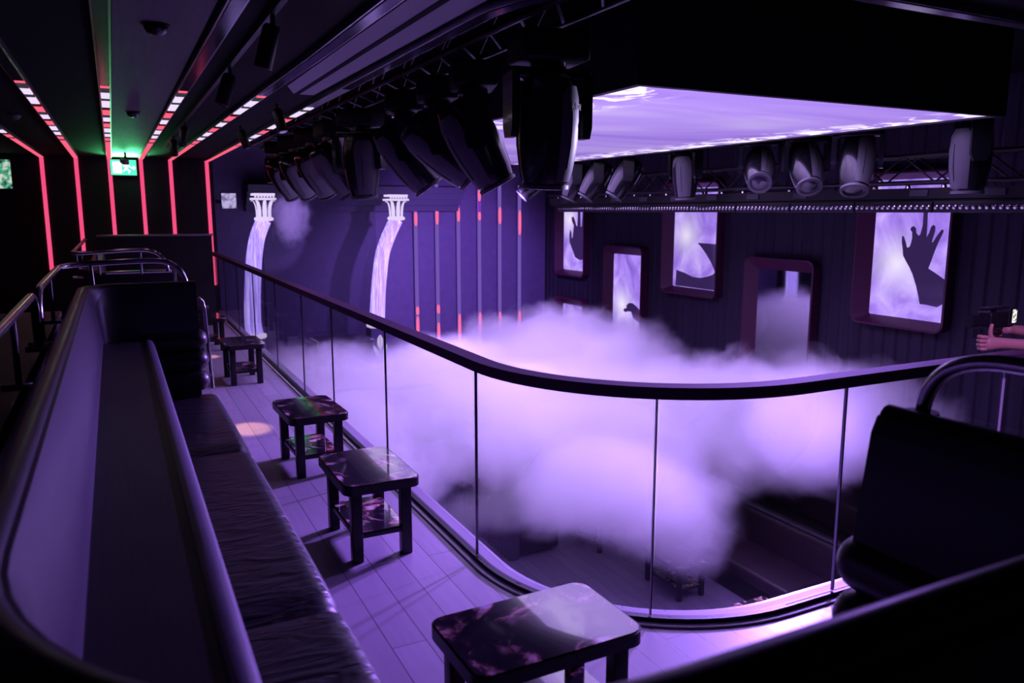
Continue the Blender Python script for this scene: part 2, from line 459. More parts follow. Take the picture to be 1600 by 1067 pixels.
# ------------------------------------------------------------------ corner banquette
BX, BY, BR = -.19, .70, .75
END_Y, END_X = 6.45, 1.84
def Lpath(o, n=14, y_end=END_Y, x_end=END_X):
    r = max(BR - o, 0.0); cx, cy = BX + max(BR, o), BY + max(BR, o)
    pts = [(BX + o, y_end)] + [(BX + o, y_end + (cy - y_end) * i / 6) for i in range(1, 6)]
    pts += [(cx - r * math.cos(PI / 2 * i / n), cy - r * math.sin(PI / 2 * i / n)) for i in range(n + 1)]
    return pts + [(cx + (x_end - cx) * i / 3, BY + o) for i in range(1, 3)] + [(x_end, BY + o)]
def Lsweep(prof, name, mat, parent, smooth=True, y_end=END_Y, x_end=END_X, angle=50):
    cols = [Lpath(o, y_end=y_end, x_end=x_end) for o, z in prof]
    rows = [[(cols[j][i][0], cols[j][i][1], prof[j][1]) for j in range(len(prof))] for i in range(len(cols[0]))]
    return MB().sweep(rows).build(name, mat, parent, smooth, angle=angle)
def circ(o, z, r, n=12, sx=1.0): return [(o + sx * r * math.cos(2 * PI * k / n), z + r * math.sin(2 * PI * k / n)) for k in range(n)]
# U path of the tall back panel, turning in at both ends
R2 = .2
def Upath(o):
    r = R2 - o; pts = [(BX + .72 - .0 * o, END_Y - o), (BX + R2, END_Y - o)]
    cx, cy = BX + R2, END_Y - R2
    pts += [(cx - r * math.sin(PI / 2 * i / 8), cy + r * math.cos(PI / 2 * i / 8)) for i in range(1, 9)]
    pts += Lpath(o)[1:-3]
    cx, cy = END_X - R2, BY + R2
    pts += [(cx + r * math.sin(PI / 2 * i / 8), cy - r * math.cos(PI / 2 * i / 8)) for i in range(9)]
    return pts + [(END_X - o, BY + .72)]
def Usweep(prof, name, mat, parent, angle=50):
    cols = [Upath(o) for o, z in prof]
    rows = [[(cols[j][i][0], cols[j][i][1], prof[j][1]) for j in range(len(prof))] for i in range(len(cols[0]))]
    return MB().sweep(rows).build(name, mat, parent, True, angle=angle)
bq = thing('corner_banquette', 'long black leather corner banquette with tall padded back and pinstriped ledge', 'sofa')
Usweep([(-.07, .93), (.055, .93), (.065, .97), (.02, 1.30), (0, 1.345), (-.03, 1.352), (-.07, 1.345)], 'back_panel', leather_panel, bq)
Usweep(circ(-.045, 1.335, .038), 'top_rim', leather, bq)
Usweep([(-.10, .0), (-.072, .0), (-.072, 1.31), (-.10, 1.31)], 'outer_shell', wood_panel, bq)
Lsweep([(.02, .90), (.345, .90), (.345, .945), (.335, .952), (.02, .952)], 'ledge', pin_mat, bq, angle=30)
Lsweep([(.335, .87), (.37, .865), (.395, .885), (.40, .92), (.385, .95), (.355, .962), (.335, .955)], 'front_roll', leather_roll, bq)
for zc in (.79, .65, .51): Lsweep(circ(.345, zc, .074), 'backrest_roll', leather, bq)
Lsweep([(.0, .0), (.80, .0), (.80, .29), (.0, .29)], 'plinth', black_paint, bq, angle=30)
def cushion(x0, x1, y0, y1, dx):
    """seat cushion with soft crown and a rounded front; dx = True when its front faces +x"""
    nx, ny = 14, 22; rows = []
    m = MB(); bm = m.bm
    grid = []
    for i in range(nx + 1):
        row = []
        for j in range(ny + 1):
            u, v = i / nx, j / ny
            x = x0 + (x1 - x0) * u; yy = y0 + (y1 - y0) * v
            f = u if dx else v; g = v if dx else u
            h = .47 - .012 * (2 * g - 1) ** 4 - .03 * max(0, (abs(2 * g - 1) - .94) / .06) ** 2 - .07 * max(0, (f - .86) / .14) ** 2.2
            row.append(bm.verts.new((x, yy, h)))
        grid.append(row)
    for i in range(nx):
        for j in range(ny): bm.faces.new((grid[i][j], grid[i + 1][j], grid[i + 1][j + 1], grid[i][j + 1]))
    ring = [grid[i][0] for i in range(nx + 1)] + [grid[nx][j] for j in range(1, ny + 1)] + [grid[i][ny] for i in range(nx - 1, -1, -1)] + [grid[0][j] for j in range(ny - 1, 0, -1)]
    low = [bm.verts.new((v.co.x, v.co.y, .28)) for v in ring]
    for i in range(len(ring)):
        k = (i + 1) % len(ring); bm.faces.new((ring[i], low[i], low[k], ring[k]))
    bm.faces.new(low)
    return m.build('seat_cushion', leather_seat, bq, True, angle=60)
SF = .86
for a, b in ((4.935, 6.62), (2.735, 4.925), (1.575, 2.725)): cushion(BX + .37, BX + SF, a, b, True)
cushion(BX + .37, BX + SF, BY + .37, 1.565, True)
cushion(BX + SF + .01, END_X - .02, BY + .37, BY + SF, False)
# stacked end rolls, with domed tips towards the aisle
def end_roll(p0, p1, r):
    p0, p1 = Vector(p0), Vector(p1); d = (p1 - p0).normalized(); pts, rr = [p0], [r]
    L = (p1 - p0).length
    for t in (.3, .6, .85): pts.append(p0 + d * (L - r) * t); rr.append(r)
    for k in range(0, 8):
        a = PI / 2 * k / 7.5; pts.append(p1 - d * r + d * r * math.sin(a)); rr.append(max(r * math.cos(a), .002))
    return MB().tube(pts, rr, 20).build('end_roll', leather, bq, True, angle=70)
for zc in (.925, .765, .605):
    end_roll((BX + .36, END_Y - .02, zc), (BX + .78, END_Y - .02, zc), .083)
    end_roll((END_X - .02, BY + .36, zc), (END_X - .02, BY + .78, zc), .083)
m = MB(); m.bx(BX + .3, BX + .70, END_Y - .02, END_Y + .06, .30, .95); m.build('end_board', leather, bq)
m = MB(); m.bx(END_X - .02, END_X + .06, BY + .3, BY + .70, .30, .95); m.build('end_board', leather, bq)
m = MB(); m.tube([(BX + .735, END_Y + .03, 1.24), (BX + .765, END_Y + .03, 1.21), (BX + .775, END_Y + .03, 1.15), (BX + .80, END_Y + .03, .52)], .014)
m.build('grab_bar', steel, bq, True)

# steel guard rails behind the banquette
def guard(name, label, path, posts, group):
    t = thing(name, label, 'railing', (0, 0, 0), 0, group)
    MB().tube(path, .021, 14).build('top_tube', steel, t, True)
    for (p, q, peg) in posts:
        po = MB().tube([p, q], .012, 10).build('post', steel, t, True)
        if peg: MB().cyl(Vector(q) - Vector(peg), Vector(q) + Vector(peg), .014, n=12).build('bracket', steel, po, True)
    return t
def bend(a, b, c, n=6):
    a, b, c = Vector(a), Vector(b), Vector(c)
    return [tuple(a * (1 - t) ** 2 + b * 2 * t * (1 - t) + c * t * t) for t in [i / n for i in range(n + 1)]]
RX = -.375; RZ = 1.50
GR = 'steel guard rails behind the banquettes'
guard('guard_rail', 'steel guard rail along the side of the near banquette back', [(RX, 1.3, RZ), (RX, 4.2, RZ)] + bend((RX, 4.3, RZ), (RX, 4.48, RZ), (RX, 4.50, RZ - .12)) + [(RX, 4.51, 1.24)],
      [((RX, 3.55, RZ), (RX, 3.55, 1.22), (.06, 0, 0)), ((RX, 2.2, RZ), (RX, 2.2, 1.22), (.06, 0, 0)), ((RX, 4.51, 1.26), (RX, 4.51, 1.22), (.06, 0, 0))], GR)
pth = [(RX, 4.66, 1.24)] + bend((RX, 4.67, RZ - .12), (RX, 4.69, RZ), (RX, 4.87, RZ)) + [(RX, 6.3, RZ)] + bend((RX, 6.38, RZ), (RX, 6.56, RZ + .01), (RX + .2, 6.56, RZ + .02), 8) + [(.1, 6.56, RZ + .03)] + bend((.25, 6.56, RZ + .03), (.47, 6.56, RZ + .03), (.475, 6.55, 1.30), 10)
guard('guard_rail', 'steel guard rail that wraps the corner behind the far end of the near banquette', pth,
      [((-.17, 6.56, RZ + .02), (-.16, 6.50, 1.33), (0, .03, 0)), ((RX, 5.6, RZ), (RX, 5.6, 1.22), (.06, 0, 0)), ((RX, 4.66, 1.26), (RX, 4.66, 1.22), (.06, 0, 0))], GR)
ct = thing('service_counter', 'dark red wood counter behind the banquette and its steel rail', 'counter', (-1.05, 3.9, 0))
MB().bx(-.62, .64, -2.9, 2.85, 0, 1.12).build('body', wood_panel, ct)
MB().bx(-.64, .655, -2.92, 2.87, 1.12, 1.16, .008).build('counter_top', wood_panel, ct)
# mirrored rail at the right-hand end
pth = bend((1.94, 1.36, 1.33), (1.94, 1.36, RZ + .03), (1.94, 1.12, RZ + .03), 12) + [(1.94, .3, RZ + .03), (1.94, -.3, RZ)]
t = guard('guard_rail', 'dark steel guard rail arching over the right end of the banquette', pth, [((1.94, .5, RZ + .02), (1.94, .5, 1.30), (.03, 0, 0))], GR)
MB().cyl((1.94, 1.36, 1.30), (1.94, 1.36, 1.36), .05, .045, 18).build('foot_flange', black_metal, t, True)

# second banquette further down the aisle, seen from behind
b2 = thing('banquette', 'black leather banquette behind the first one, further down the aisle', 'sofa', (0, 8.75, 0))
m = MB(); m.prism(rrect(-.19, .55, 0, .12, .05), 1.3, 'z', 0); m.build('end_panel', leather, b2, True)
m = MB(); m.bx(-.28, -.14, .12, 4.6, 0, 1.32, .03); m.build('back_panel', leather_panel, b2, True)
m = MB(); m.bx(-.14, .18, .12, 4.6, 0, .95, .02); m.build('ledge', pin_mat, b2, True)
for yy in (.14, 1.65, 3.15): MB().bx(.18, .66, yy, yy + 1.47, .05, .46, .04).build('seat_cushion', leather_seat, b2, True)
MB().tube([(-.10, -.04, 1.30), (.5, -.04, 1.30)], .018).build('lower_bar', steel, b2, True)
pth = [(RX, 13.0, RZ), (RX, 8.75, RZ)] + bend((RX, 8.72, RZ), (RX, 8.62, RZ), (RX + .1, 8.62, RZ)) + [(.12, 8.62, RZ + .02)] + bend((.22, 8.62, RZ + .02), (.45, 8.62, RZ + .02), (.46, 8.62, 1.30), 10)
guard('guard_rail', 'steel guard rail around the second banquette down the aisle', pth,
      [((-.16, 8.62, RZ), (-.15, 8.66, 1.28), (0, .03, 0)), ((.22, 8.62, RZ), (.22, 8.66, 1.28), (0, .03, 0)), ((RX, 9.6, RZ), (RX, 9.6, 1.2), (.05, 0, 0)), ((RX, 11.0, RZ), (RX, 11.0, 1.2), (.05, 0, 0))], GR)
b3 = thing('bar_partition', 'low dark partition at the far end of the aisle', 'partition', (0, 14.0, 0))
MB().bx(-.22, 1.45, 0, .14, 0, 1.50).build('panel', black_paint, b3)
MB().bx(-.25, 1.48, -.03, .17, 1.50, 1.53, .008).build('cap_rail', trim_steel, b3)

# ------------------------------------------------------------------ side tables
def make_table(name, w, d, h, label, cat, group, shelf_z=.16):
    t = thing(name, label, cat, (0, 0, 0), 0, group)
    MB().prism(rrect(-w / 2 + .008, w / 2 - .008, -d / 2 + .008, d / 2 - .008, .055), .006, 'z', h).build('glass_top', top_mat, t, True, angle=30)
    MB().prism(rrect(-w / 2, w / 2, -d / 2, d / 2, .06), .048, 'z', h - .047).build('top_frame', wood_black, t, True, angle=30)
    for sx in (-1, 1):
        for sy in (-1, 1):
            cx, cy = sx * (w / 2 - .075), sy * (d / 2 - .075)
            MB().bx(cx - .03, cx + .03, cy - .03, cy + .03, 0, h - .045, .006).build('leg', wood_black, t, True, angle=30)
    MB().bx(-w / 2 + .06, w / 2 - .06, -d / 2 + .06, d / 2 - .06, shelf_z - .03, shelf_z, .006).build('shelf', wood_black, t)
    MB().prism(rrect(-w / 2 + .07, w / 2 - .07, -d / 2 + .07, d / 2 - .07, .02), .004, 'z', shelf_z).build('shelf_glass', top_mat, t, True, angle=30)
    return t
TG = 'marbled side tables along the balcony aisle'
tab = make_table('side_table', .43, .66, .45, 'black side table with marbled glass top, second from the front, by the glass', 'table', TG)
spots = [(1.205, 4.26, 0.0, None),
         (1.215, 5.80, 0.03, 'black side table with amber and green glints on top, third from the front'),
         (1.20, 9.20, 0.02, 'small black side table beside the far end of the near banquette'),
         (1.08, 11.6, 0.05, 'distant side table just beyond the one at the banquette end'),
         (1.02, 13.2, 0.0, 'farthest side table, mostly hidden, by the low partition'),
         (1.235, 2.265, PI / 2 + .02, 'nearest side table, whose glossy top mirrors the smoke')]
for i, (x, yy, rz, lab) in enumerate(spots):
    o = tab if i == 0 else copy_tree(tab)
    o.location = (x, yy, 0); o.rotation_euler.z = rz
    if lab: o['label'] = lab
low = make_table('coffee_table', .52, .82, .47, 'black coffee table with shelf on the dance floor, clear of the smoke', 'table', 'coffee tables on the dance floor')
for i, (x, yy, lab) in enumerate([(6.39, 7.85, None), (6.28, 9.55, 'black coffee table on the dance floor half lost in smoke'),
                                  (6.36, 6.05, 'coffee table on the dance floor seen lowest through the curved glass')]):
    o = low if i == 0 else copy_tree(low)
    o.location = (x, yy, LOW)
    if lab: o['label'] = lab

# ------------------------------------------------------------------ dance floor seating
ls = thing('tiered_sofa', 'long dark maroon sofa along the foot of the ribbed wall', 'sofa', (6.95, 0, LOW))
MB().bx(.05, 3.2, 2.8, 15.5, 0, .30).build('plinth', black_paint, ls)
yy = 2.8
while yy < 15.4:
    MB().bx(-.02, .70, yy, yy + 1.78, .28, .47, .05).build('seat_cushion', lowsofa_mat, ls, True); yy += 1.8
MB().bx(.66, .90, 2.8, 15.5, .30, .95, .07).build('backrest', lowsofa_mat, ls, True)
MB().tube([(.70, 2.8, .96), (.70, 15.5, .96)], .03).build('piping', leather_panel, ls, True)
MB().bx(.90, 3.2, 2.8, 15.5, .30, .62).build('upper_step', black_paint, ls)
MB().bx(1.7, 2.35, 2.8, 15.5, .62, 1.05, .05).build('upper_seat', lowsofa_mat, ls, True)
MB().bx(2.3, 2.55, 2.8, 15.5, .62, 1.5, .06).build('upper_backrest', lowsofa_mat, ls, True)
def channel_sofa(y0, y1, lab, x0=4.75):
    t = thing('channel_sofa', lab, 'sofa', (x0, (y0 + y1) / 2, LOW), 0, 'channel backed sofas on the dance floor')
    L = (y1 - y0) / 2; prof = [(.18, -L)]; n = max(6, int((y1 - y0) / .11)); st = 2 * L / n
    for k in range(n):
        for q in range(5): prof.append((.05 - .045 * math.sin(PI * q / 5), -L + st * (k + q / 5)))
    prof += [(.05, L), (.18, L)]
    MB().prism(prof, .72, 'z', 0).build('channel_back', flute_mat, t, True, angle=50)
    MB().bx(.18, .85, -L, L, .05, .42, .05).build('seat', leather, t, True)
    return t
channel_sofa(9.55, 11.25, 'low channel backed sofa under the smoke jet')
channel_sofa(11.9, 13.9, 'low channel backed sofa behind the smoke jet', 4.55)
bt = thing('bar_table', 'tall dark counter with a pale edge, seen through the far glass panes', 'table', (3.7, 15.3, LOW))
MB().prism(rrect(-.35, .75, -.5, .5, .15), .05, 'z', 2.45).build('counter_top', black_gloss, bt, True, angle=30)
MB().bx(-.36, -.32, -.35, .35, 2.45, 2.51).build('edge_strip', white_plastic, bt)
MB().bx(-.25, .65, -.4, .4, 0, 2.45, .03).build('body', black_paint, bt, True)

# ------------------------------------------------------------------ LED ceiling
lc = thing('led_ceiling', 'large glowing purple LED screen hung flat under the hall ceiling', 'screen', (0, 0, 0))
m = MB(); m.quad((SX0, SY0, SZ), (SX0, SY1, SZ), (SX1, SY1, SZ), (SX1, SY0, SZ)); m.build('display', ledceil_mat, lc)
m = MB()
m.bx(SX0 - .06, SX1 + .06, SY0 - .06, SY1 + .06, SZ + .012, SZ + .84)
m.bx(SX0 - .06, SX0, SY0 - .06, SY1 + .06, SZ - .015, SZ + .012); m.bx(SX1, SX1 + .06, SY0 - .06, SY1 + .06, SZ - .015, SZ + .012)
m.bx(SX0, SX1, SY0 - .06, SY0, SZ - .015, SZ + .012); m.bx(SX0, SX1, SY1, SY1 + .06, SZ - .015, SZ + .012)
m.build('housing', black_paint, lc)

# ------------------------------------------------------------------ ceiling light strips
XN = [-1.15, -.53, .02, .57, 1.18]; XF = [-1.02, -.50, .02, .53, 1.02]
SLAB = ['leftmost pink LED strip running along the ceiling and down the end wall', 'pink LED strip left of the exit sign, second from the left wall', 'pink LED strip just left of the green exit sign',
        'pink LED strip just right of the green exit sign', 'pink LED strip second in from the balcony edge', 'outermost pink LED strip following the curved balcony edge']
VB = [.88, 1.2, .5, .5, .5, .5]
SGRP = 'pink LED strips on the corridor ceiling'
def strip(i, near, far, zb):
    t = thing('led_strip', SLAB[i], 'light strip', (0, 0, 0), 0, SGRP)
    z0, z1, w = 2.815, 2.855, .032
    def xat(yy): return near + (far - near) * max(0, (yy - 5) / 11)
    lits = []
    def seg(ya, yb, name, mat, ww, za, zz):
        n = 8; rows = []
        for k in range(n + 1):
            yy = ya + (yb - ya) * k / n; x = xat(yy)
            rows.append([(x - ww, yy, za), (x + ww, yy, za), (x + ww, yy, zz), (x - ww, yy, zz)])
        return MB().sweep(rows).build(name, mat, t)
    seg(-1.5, 15.98, 'channel', trim_steel, w + .012, z0 + .006, z1)
    seg(6.8, 15.96, 'light_diffuser', led_ceil, w, z0, z0 + .01)
    seg(-1.5, 6.75, 'unlit_diffuser', unlit, w, z0, z0 + .01)
    if zb < 2.8:
        MB().bx(far - w, far + w, 15.965, 15.998, zb, z0 + .02).build('wall_diffuser', led_wall, t)
    return t
for i in range(5): strip(i, XN[i], XF[i], VB[i])
t = thing('led_strip', SLAB[5], 'light strip', (0, 0, 0), 0, SGRP)
def edge_sweep(o0, o1, z0, z1, y0, y1, name, mat, parent):
    a = [p for p in edge_path(o0, 15.97) ]; b = [p for p in edge_path(o1, 15.97)]
    rows = [[(p[0], p[1], z0), (q[0], q[1], z0), (q[0], q[1], z1), (p[0], p[1], z1)] for p, q in zip(a, b) if y0 <= p[1] <= y1]
    return MB().sweep(rows).build(name, mat, parent, True, angle=30)
edge_sweep(-.04, .05, 2.82, 2.86, -9, 99, 'channel', trim_steel, t)
edge_sweep(-.028, .036, 2.815, 2.822, 6.5, 99, 'light_diffuser', led_ceil, t)
edge_sweep(-.028, .036, 2.815, 2.822, -9, 6.5, 'unlit_diffuser', unlit, t)
MB().bx(1.615, 1.68, 15.965, 15.998, .5, 2.83).build('wall_diffuser', led_wall, t)
# slotted air panel between the two outer strips
v = thing('air_vent', 'long pale slotted ceiling panel between the outer light strips', 'vent', (0, 0, 0))
MB().prism([(1.27, 6.35), (1.27, 3.55), (1.595, 3.3), (1.56, 6.75), (1.40, 6.75)], .014, 'z', 2.846).build('panel', vent_mat, v)
for x in (1.42, ): MB().bx(x - .02, x + .02, 3.45, 6.75, 2.843, 2.85).build('slot', ceiling_black, v)

# ceiling track with spot lamps
tr = thing('track', 'thin black lighting track along the balcony ceiling', 'track', (0, 0, 0))
MB().bx(.74, .77, 2.6, 13.0, 2.825, 2.86).build('bar', black_metal, tr)
def make_spot():
    s = thing('track_spot', 'x', 'spotlight', (0, 0, 0), 0, 'small black spot lamps on the ceiling')
    MB().cyl((0, 0, 0), (0, 0, -.05), .012, n=10).build('stem', black_metal, s)
    b = MB().lathe([(.035, 0), (.045, -.02), (.045, -.2), (.04, -.205)]).build('body', black_metal, s, True, loc=(0, 0, -.05), rot=(.2, .25, 0))
    MB().lathe([(.036, -.198), (.03, -.206)]).build('lens', lens_glass, b, True)
    return s
sp = make_spot()
for i, (x, yy, lab) in enumerate([(.755, 4.05, 'nearest black spot lamp on the ceiling track'), (.755, 5.6, 'second black spot lamp on the ceiling track'),
                                  (.755, 9.2, 'third black spot lamp on the ceiling track'), (.755, 10.9, 'farthest black spot lamp on the ceiling track'),
                                  (1.36, 7.3, 'black spot lamp between the two outer strips, nearer one'), (1.33, 9.3, 'black spot lamp between the two outer strips, farther one')]):
    o = sp if i == 0 else copy_tree(sp)
    o.location = (x, yy, 2.83); o['label'] = lab; o.rotation_euler.z = i * .7
for x, yy, lab in ((.25, 8.6, 'black dome detector on the aisle ceiling nearer the exit sign'), (.27, 4.6, 'black dome detector on the aisle ceiling near the camera end'), (-.8, 9.4, 'pale dome detector between the two left strips')):
    d = thing('smoke_detector', lab, 'detector', (x, yy, 2.846), 0, 'round ceiling detectors')
    MB().lathe([(.06, 0), (.06, -.02), (.045, -.045), (.02, -.055)]).build('dome', grey_plastic if x < 0 else black_gloss, d, True)
    MB().lathe([(.07, 0), (.07, -.008)]).build('ring', black_metal, d, True)
cc = thing('security_camera', 'small security camera on a stalk above the green exit sign', 'camera', (.26, 14.6, 2.85))
MB().cyl((0, 0, 0), (0, 0, -.12), .018, n=10).build('stalk', black_metal, cc)
MB().box((-.02, -.05, -.15), (.09, .2, .08), Euler((.2, 0, .3)), .015).build('body', grey_plastic, cc, True)
ex = thing('exit_sign', 'glowing green and white emergency exit sign on the end wall', 'sign', (.24, 15.93, 2.67))
MB().bx(-.215, .215, -.03, .03, -.14, .14, .006).build('case', white_plastic, ex)
MB().bx(-.205, .205, -.034, -.029, -.13, .13).build('green_panel', exit_green, ex)
MB().bx(-.17, -.03, -.037, -.0335, -.10, .10).build('door_symbol', exit_white, ex)
m = MB(); m.cyl((.05, -.036, .085), (.05, -.033, .085), .022, n=14)
m.prism([(.035, .06), (.075, .055), (.12, .015), (.105, .0), (.075, .025), (.065, -.02), (.11, -.06), (.09, -.10), (.07, -.095), (.085, -.065), (.04, -.035), (.0, -.075), (-.015, -.06), (.025, -.02), (.035, .025), (.0, .01), (-.01, .03)], .003, 'y', -.037)
m.prism([(.125, .01), (.16, .01), (.16, .035), (.195, -.005), (.16, -.045), (.16, -.02), (.125, -.02)], .003, 'y', -.037)
m.build('running_figure', exit_white, ex)
pl = bpy.data.lights.new('exit_glow', 'AREA'); pl.energy = 26; pl.spread = math.radians(64); pl.color = (.1, 1, .35); pl.size = .35; pl.size_y = .22; pl.shape = 'RECTANGLE'
lo = bpy.data.objects.new('exit_sign_lamp', pl); COL.objects.link(lo); lo.location = (.27, 15.86, 2.60); lo.rotation_euler = (math.radians(-122), 0, 0)

ps = thing('wall_poster', 'small backlit green and white picture at the left end of the end wall', 'poster', (-1.62, 15.94, 2.52))
tt = NT('poster_picture'); co = tt.coord(); cc_ = tt.ramp(tt.noise(co, 7, 3), [(.38, (.02, .03, .05)), (.5, (.1, .5, .3)), (.58, (.8, .8, .7))]); ee = tt.n('ShaderNodeEmission'); tt.l(cc_, ee.inputs[0]); ee.inputs[1].default_value = .8
MB().bx(-.16, .16, 0, .04, -.26, .26, .008).build('frame', black_paint, ps)
MB().bx(-.14, .14, -.006, 0, -.24, .24).build('picture', tt.surf(ee.outputs[0]), ps)
# end wall bits
wm = thing('wall_monitor', 'small bright monitor on the end wall beside the bent column', 'monitor', (2.05, 16.35, 2.10))
MB().bx(-.15, .15, 0, .05, -.16, .16, .01).build('case', black_gloss, wm)
tt = NT('monitor_picture'); co = tt.coord(); nzz = tt.noise(co, 9, 2)
cc_ = tt.ramp(nzz, [(.4, (.25, .2, .5)), (.55, (.7, .6, 1.0))]); ee = tt.n('ShaderNodeEmission'); tt.l(cc_, ee.inputs[0]); ee.inputs[1].default_value = .7
MB().bx(-.135, .135, -.006, 0, -.145, .145).build('picture', tt.surf(ee.outputs[0]), wm)
MB().bx(-.03, .03, .05, 1.9, -.03, .03).build('arm', black_metal, wm)

# ------------------------------------------------------------------ moving head fixtures
def make_head():
    t = thing('moving_head', 'x', 'stage light', (0, 0, 0), 0, 'moving head stage lights')
    MB().bx(-.19, .19, -.15, .15, -.16, 0, .02).build('base', black_paint, t, True, angle=30)
    m = MB(); m.cyl((0, 0, -.16), (0, 0, -.20), .10, n=20)
    m.bx(-.235, .235, -.07, .07, -.25, -.19, .02)
    m.build('yoke_bridge', black_gloss, t, True, angle=30)
    for s in (-1, 1):
        MB().prism([(-.08, -.22), (.08, -.22), (.075, -.50), (.05, -.56), (-.05, -.56), (-.075, -.50)], .045, 'x', s * .215 - .0225).build('yoke_arm', black_gloss, t, True, angle=30)
    h = MB().lathe([(.0, .27), (.10, .265), (.14, .24), (.165, .14), (.172, .02), (.165, -.12), (.145, -.25), (.125, -.325), (.118, -.34)], n=28).build('lamp_body', black_gloss, t, True, loc=(0, 0, -.48), angle=35)
    MB().lathe([(.118, -.325), (.134, -.33), (.134, -.352), (.108, -.356), (.104, -.335)], n=28).build('lens_ring', grey_plastic, h, True, angle=35)
    MB().lathe([(.104, -.333), (.06, -.346), (.0, -.350)], n=28, cap=False).build('lens', lens_glass, h, True)
    # pale faceted cover on one flank of the body
    A0 = math.radians(-52)
    for A0 in (math.radians(-52), math.radians(128)):
     n = 9; rows = []
     for z, r in ((.20, .158), (.14, .170), (.02, .178), (-.12, .171), (-.25, .151), (-.31, .136)):
         aw = math.radians(34 if z < .18 else 22)
         rows.append([(r * math.cos(a + A0), r * math.sin(a + A0), z) for a in [-aw + 2 * aw * k / n for k in range(n + 1)]] + [((r - .02) * math.cos(a + A0), (r - .02) * math.sin(a + A0), z) for a in [aw - 2 * aw * k / n for k in range(n + 1)]])
     cv = MB().sweep(rows).build('side_cover', grey_plastic, h, True, angle=35)
     MB().tube([(q * math.cos(A0 - .2), q * math.sin(A0 - .2), z) for q, z in ((.1765, .07), (.179, -.02), (.174, -.12), (.155, -.24))], .003, 6).build('seam', black_paint, h)
    return t
HG = 'moving head stage lights'
mh = make_head()
# (x, y, pan, tilt about y) on the left row, then the right row; z of the clamp plate
def place_head(o, x, yy, z, pan, tilt, lab, grp, sc=1.0):
    o.location = (x, yy, z); o.rotation_euler = (0, 0, pan); o.scale = (sc, sc, sc)
    o['label'] = lab; o['group'] = grp
    b = child(o, 'lamp_body'); b.rotation_euler = (tilt, 0, 0)
LH = [(2.2, 3.93, -.12, .10, 'largest and nearest moving head light, pointing straight down'),
      (2.2, 4.95, -1.9, .50, 'moving head light tilted right, second from the front of the near row'),
      (2.2, 5.60, -1.9, .85, 'moving head light tilted steeply, third from the front of the near row'),
      (2.2, 6.35, -1.9, .62, 'moving head light with its nose over the right column top'),
      (2.2, 7.62, -.75, .12, 'upright moving head light in front of the purple screen edge'),
      (2.2, 8.75, -1.5, .60, 'pale flanked moving head light left of the upright one'),
      (2.2, 9.6, -1.1, .65, 'dark tilted moving head light just beyond the pale flanked one'),
      (2.2, 10.6, -.9, .70, 'moving head light near the far end of the near row'),
      (2.2, 11.6, -.8, .75, 'last moving head light of the near row, above the left column')]
allh = []
for i, (x, yy, pan, tilt, lab) in enumerate(LH):
    o = mh if i == 0 else copy_tree(mh)
    place_head(o, x, yy, 2.86, pan, tilt, lab, 'moving head lights of the near row'); allh.append(o)
RHD = [(13.94, 1.1, .8, 'hazy moving head light at the far end of the right row'), (12.34, 1.0, .4, 'hazy moving head light third from the far end of the right row'),
       (11.69, 1.1, .55, 'moving head light leaning left above the upper hand picture'), (10.82, 1.1, .55, 'moving head light leaning left, right of its twin over the hand picture'),
       (9.33, -1.45, .06, 'pale fronted moving head light in the middle of the right row'), (7.83, 2.4, 1.0, 'moving head light with its round lens turned to the room'),
       (7.07, 2.55, .75, 'moving head light right of the one with the round lens showing'), (6.32, 2.2, .5, 'moving head light in the nearer half of the right row'),
       (5.0, .9, .0, 'nearest dim moving head light of the right row')]
for yy, pan, tilt, lab in RHD:
    o = copy_tree(mh); place_head(o, 7.53, yy, 3.0, pan, tilt, lab, 'moving head lights of the right row', 1.12); allh.append(o)
# lettering on the nearest fixture
def text_mesh(txt, size, mat, parent, name, M):
    cu = bpy.data.curves.new('lettering', 'FONT'); cu.body = txt; cu.size = size; cu.extrude = .001; cu.align_x = 'CENTER'
    to = bpy.data.objects.new('lettering_source', cu); COL.objects.link(to)
    me = bpy.data.meshes.new_from_object(to); bpy.data.objects.remove(to)
    o = bpy.data.objects.new(name, me); COL.objects.link(o); me.materials.append(mat); o.parent = parent; o.matrix_local = M
    return o
hb = child(allh[0], 'lamp_body')
A0 = math.radians(-52)
for txt, off, mt in (('RE', -.024, black_paint), ('DI', .024, white_plastic)):
    text_mesh(txt, .05, mt, hb, 'lettering', Matrix.Rotation(A0, 4, 'Z') @ Matrix(((0, 0, 1, .1765), (1, 0, 0, off), (0, 1, 0, .075), (0, 0, 0, 1))))

def truss(name, label, x, y0, y1, zb, zt, w):
    t = thing(name, label, 'truss', (0, 0, 0))
    m = MB(); c = [(x - w / 2, zb), (x + w / 2, zb), (x - w / 2, zt), (x + w / 2, zt)]
    for cx, cz in c: m.cyl((cx, y0, cz), (cx, y1, cz), .022, n=10)
    m.build('chords', black_metal, t, True)
    m = MB(); n = int((y1 - y0) / .4)
    for k in range(n):
        a, b = y0 + (y1 - y0) * k / n, y0 + (y1 - y0) * (k + 1) / n
        for cx in (x - w / 2, x + w / 2): m.cyl((cx, a, zb if k % 2 else zt), (cx, b, zt if k % 2 else zb), .011, n=8)
        m.cyl((x - w / 2, a, zb), (x + w / 2, b, zb), .011, n=8)
    m.build('lattice', black_metal, t, True)
    return t
truss('lighting_truss', 'black lighting truss above the near row of moving heads', 2.2, 3.2, 14.0, 2.94, 3.22, .28)
truss('lighting_truss', 'black lattice truss behind the right row of moving heads', 8.0, 3.6, 14.0, 2.21, 2.50, .25)
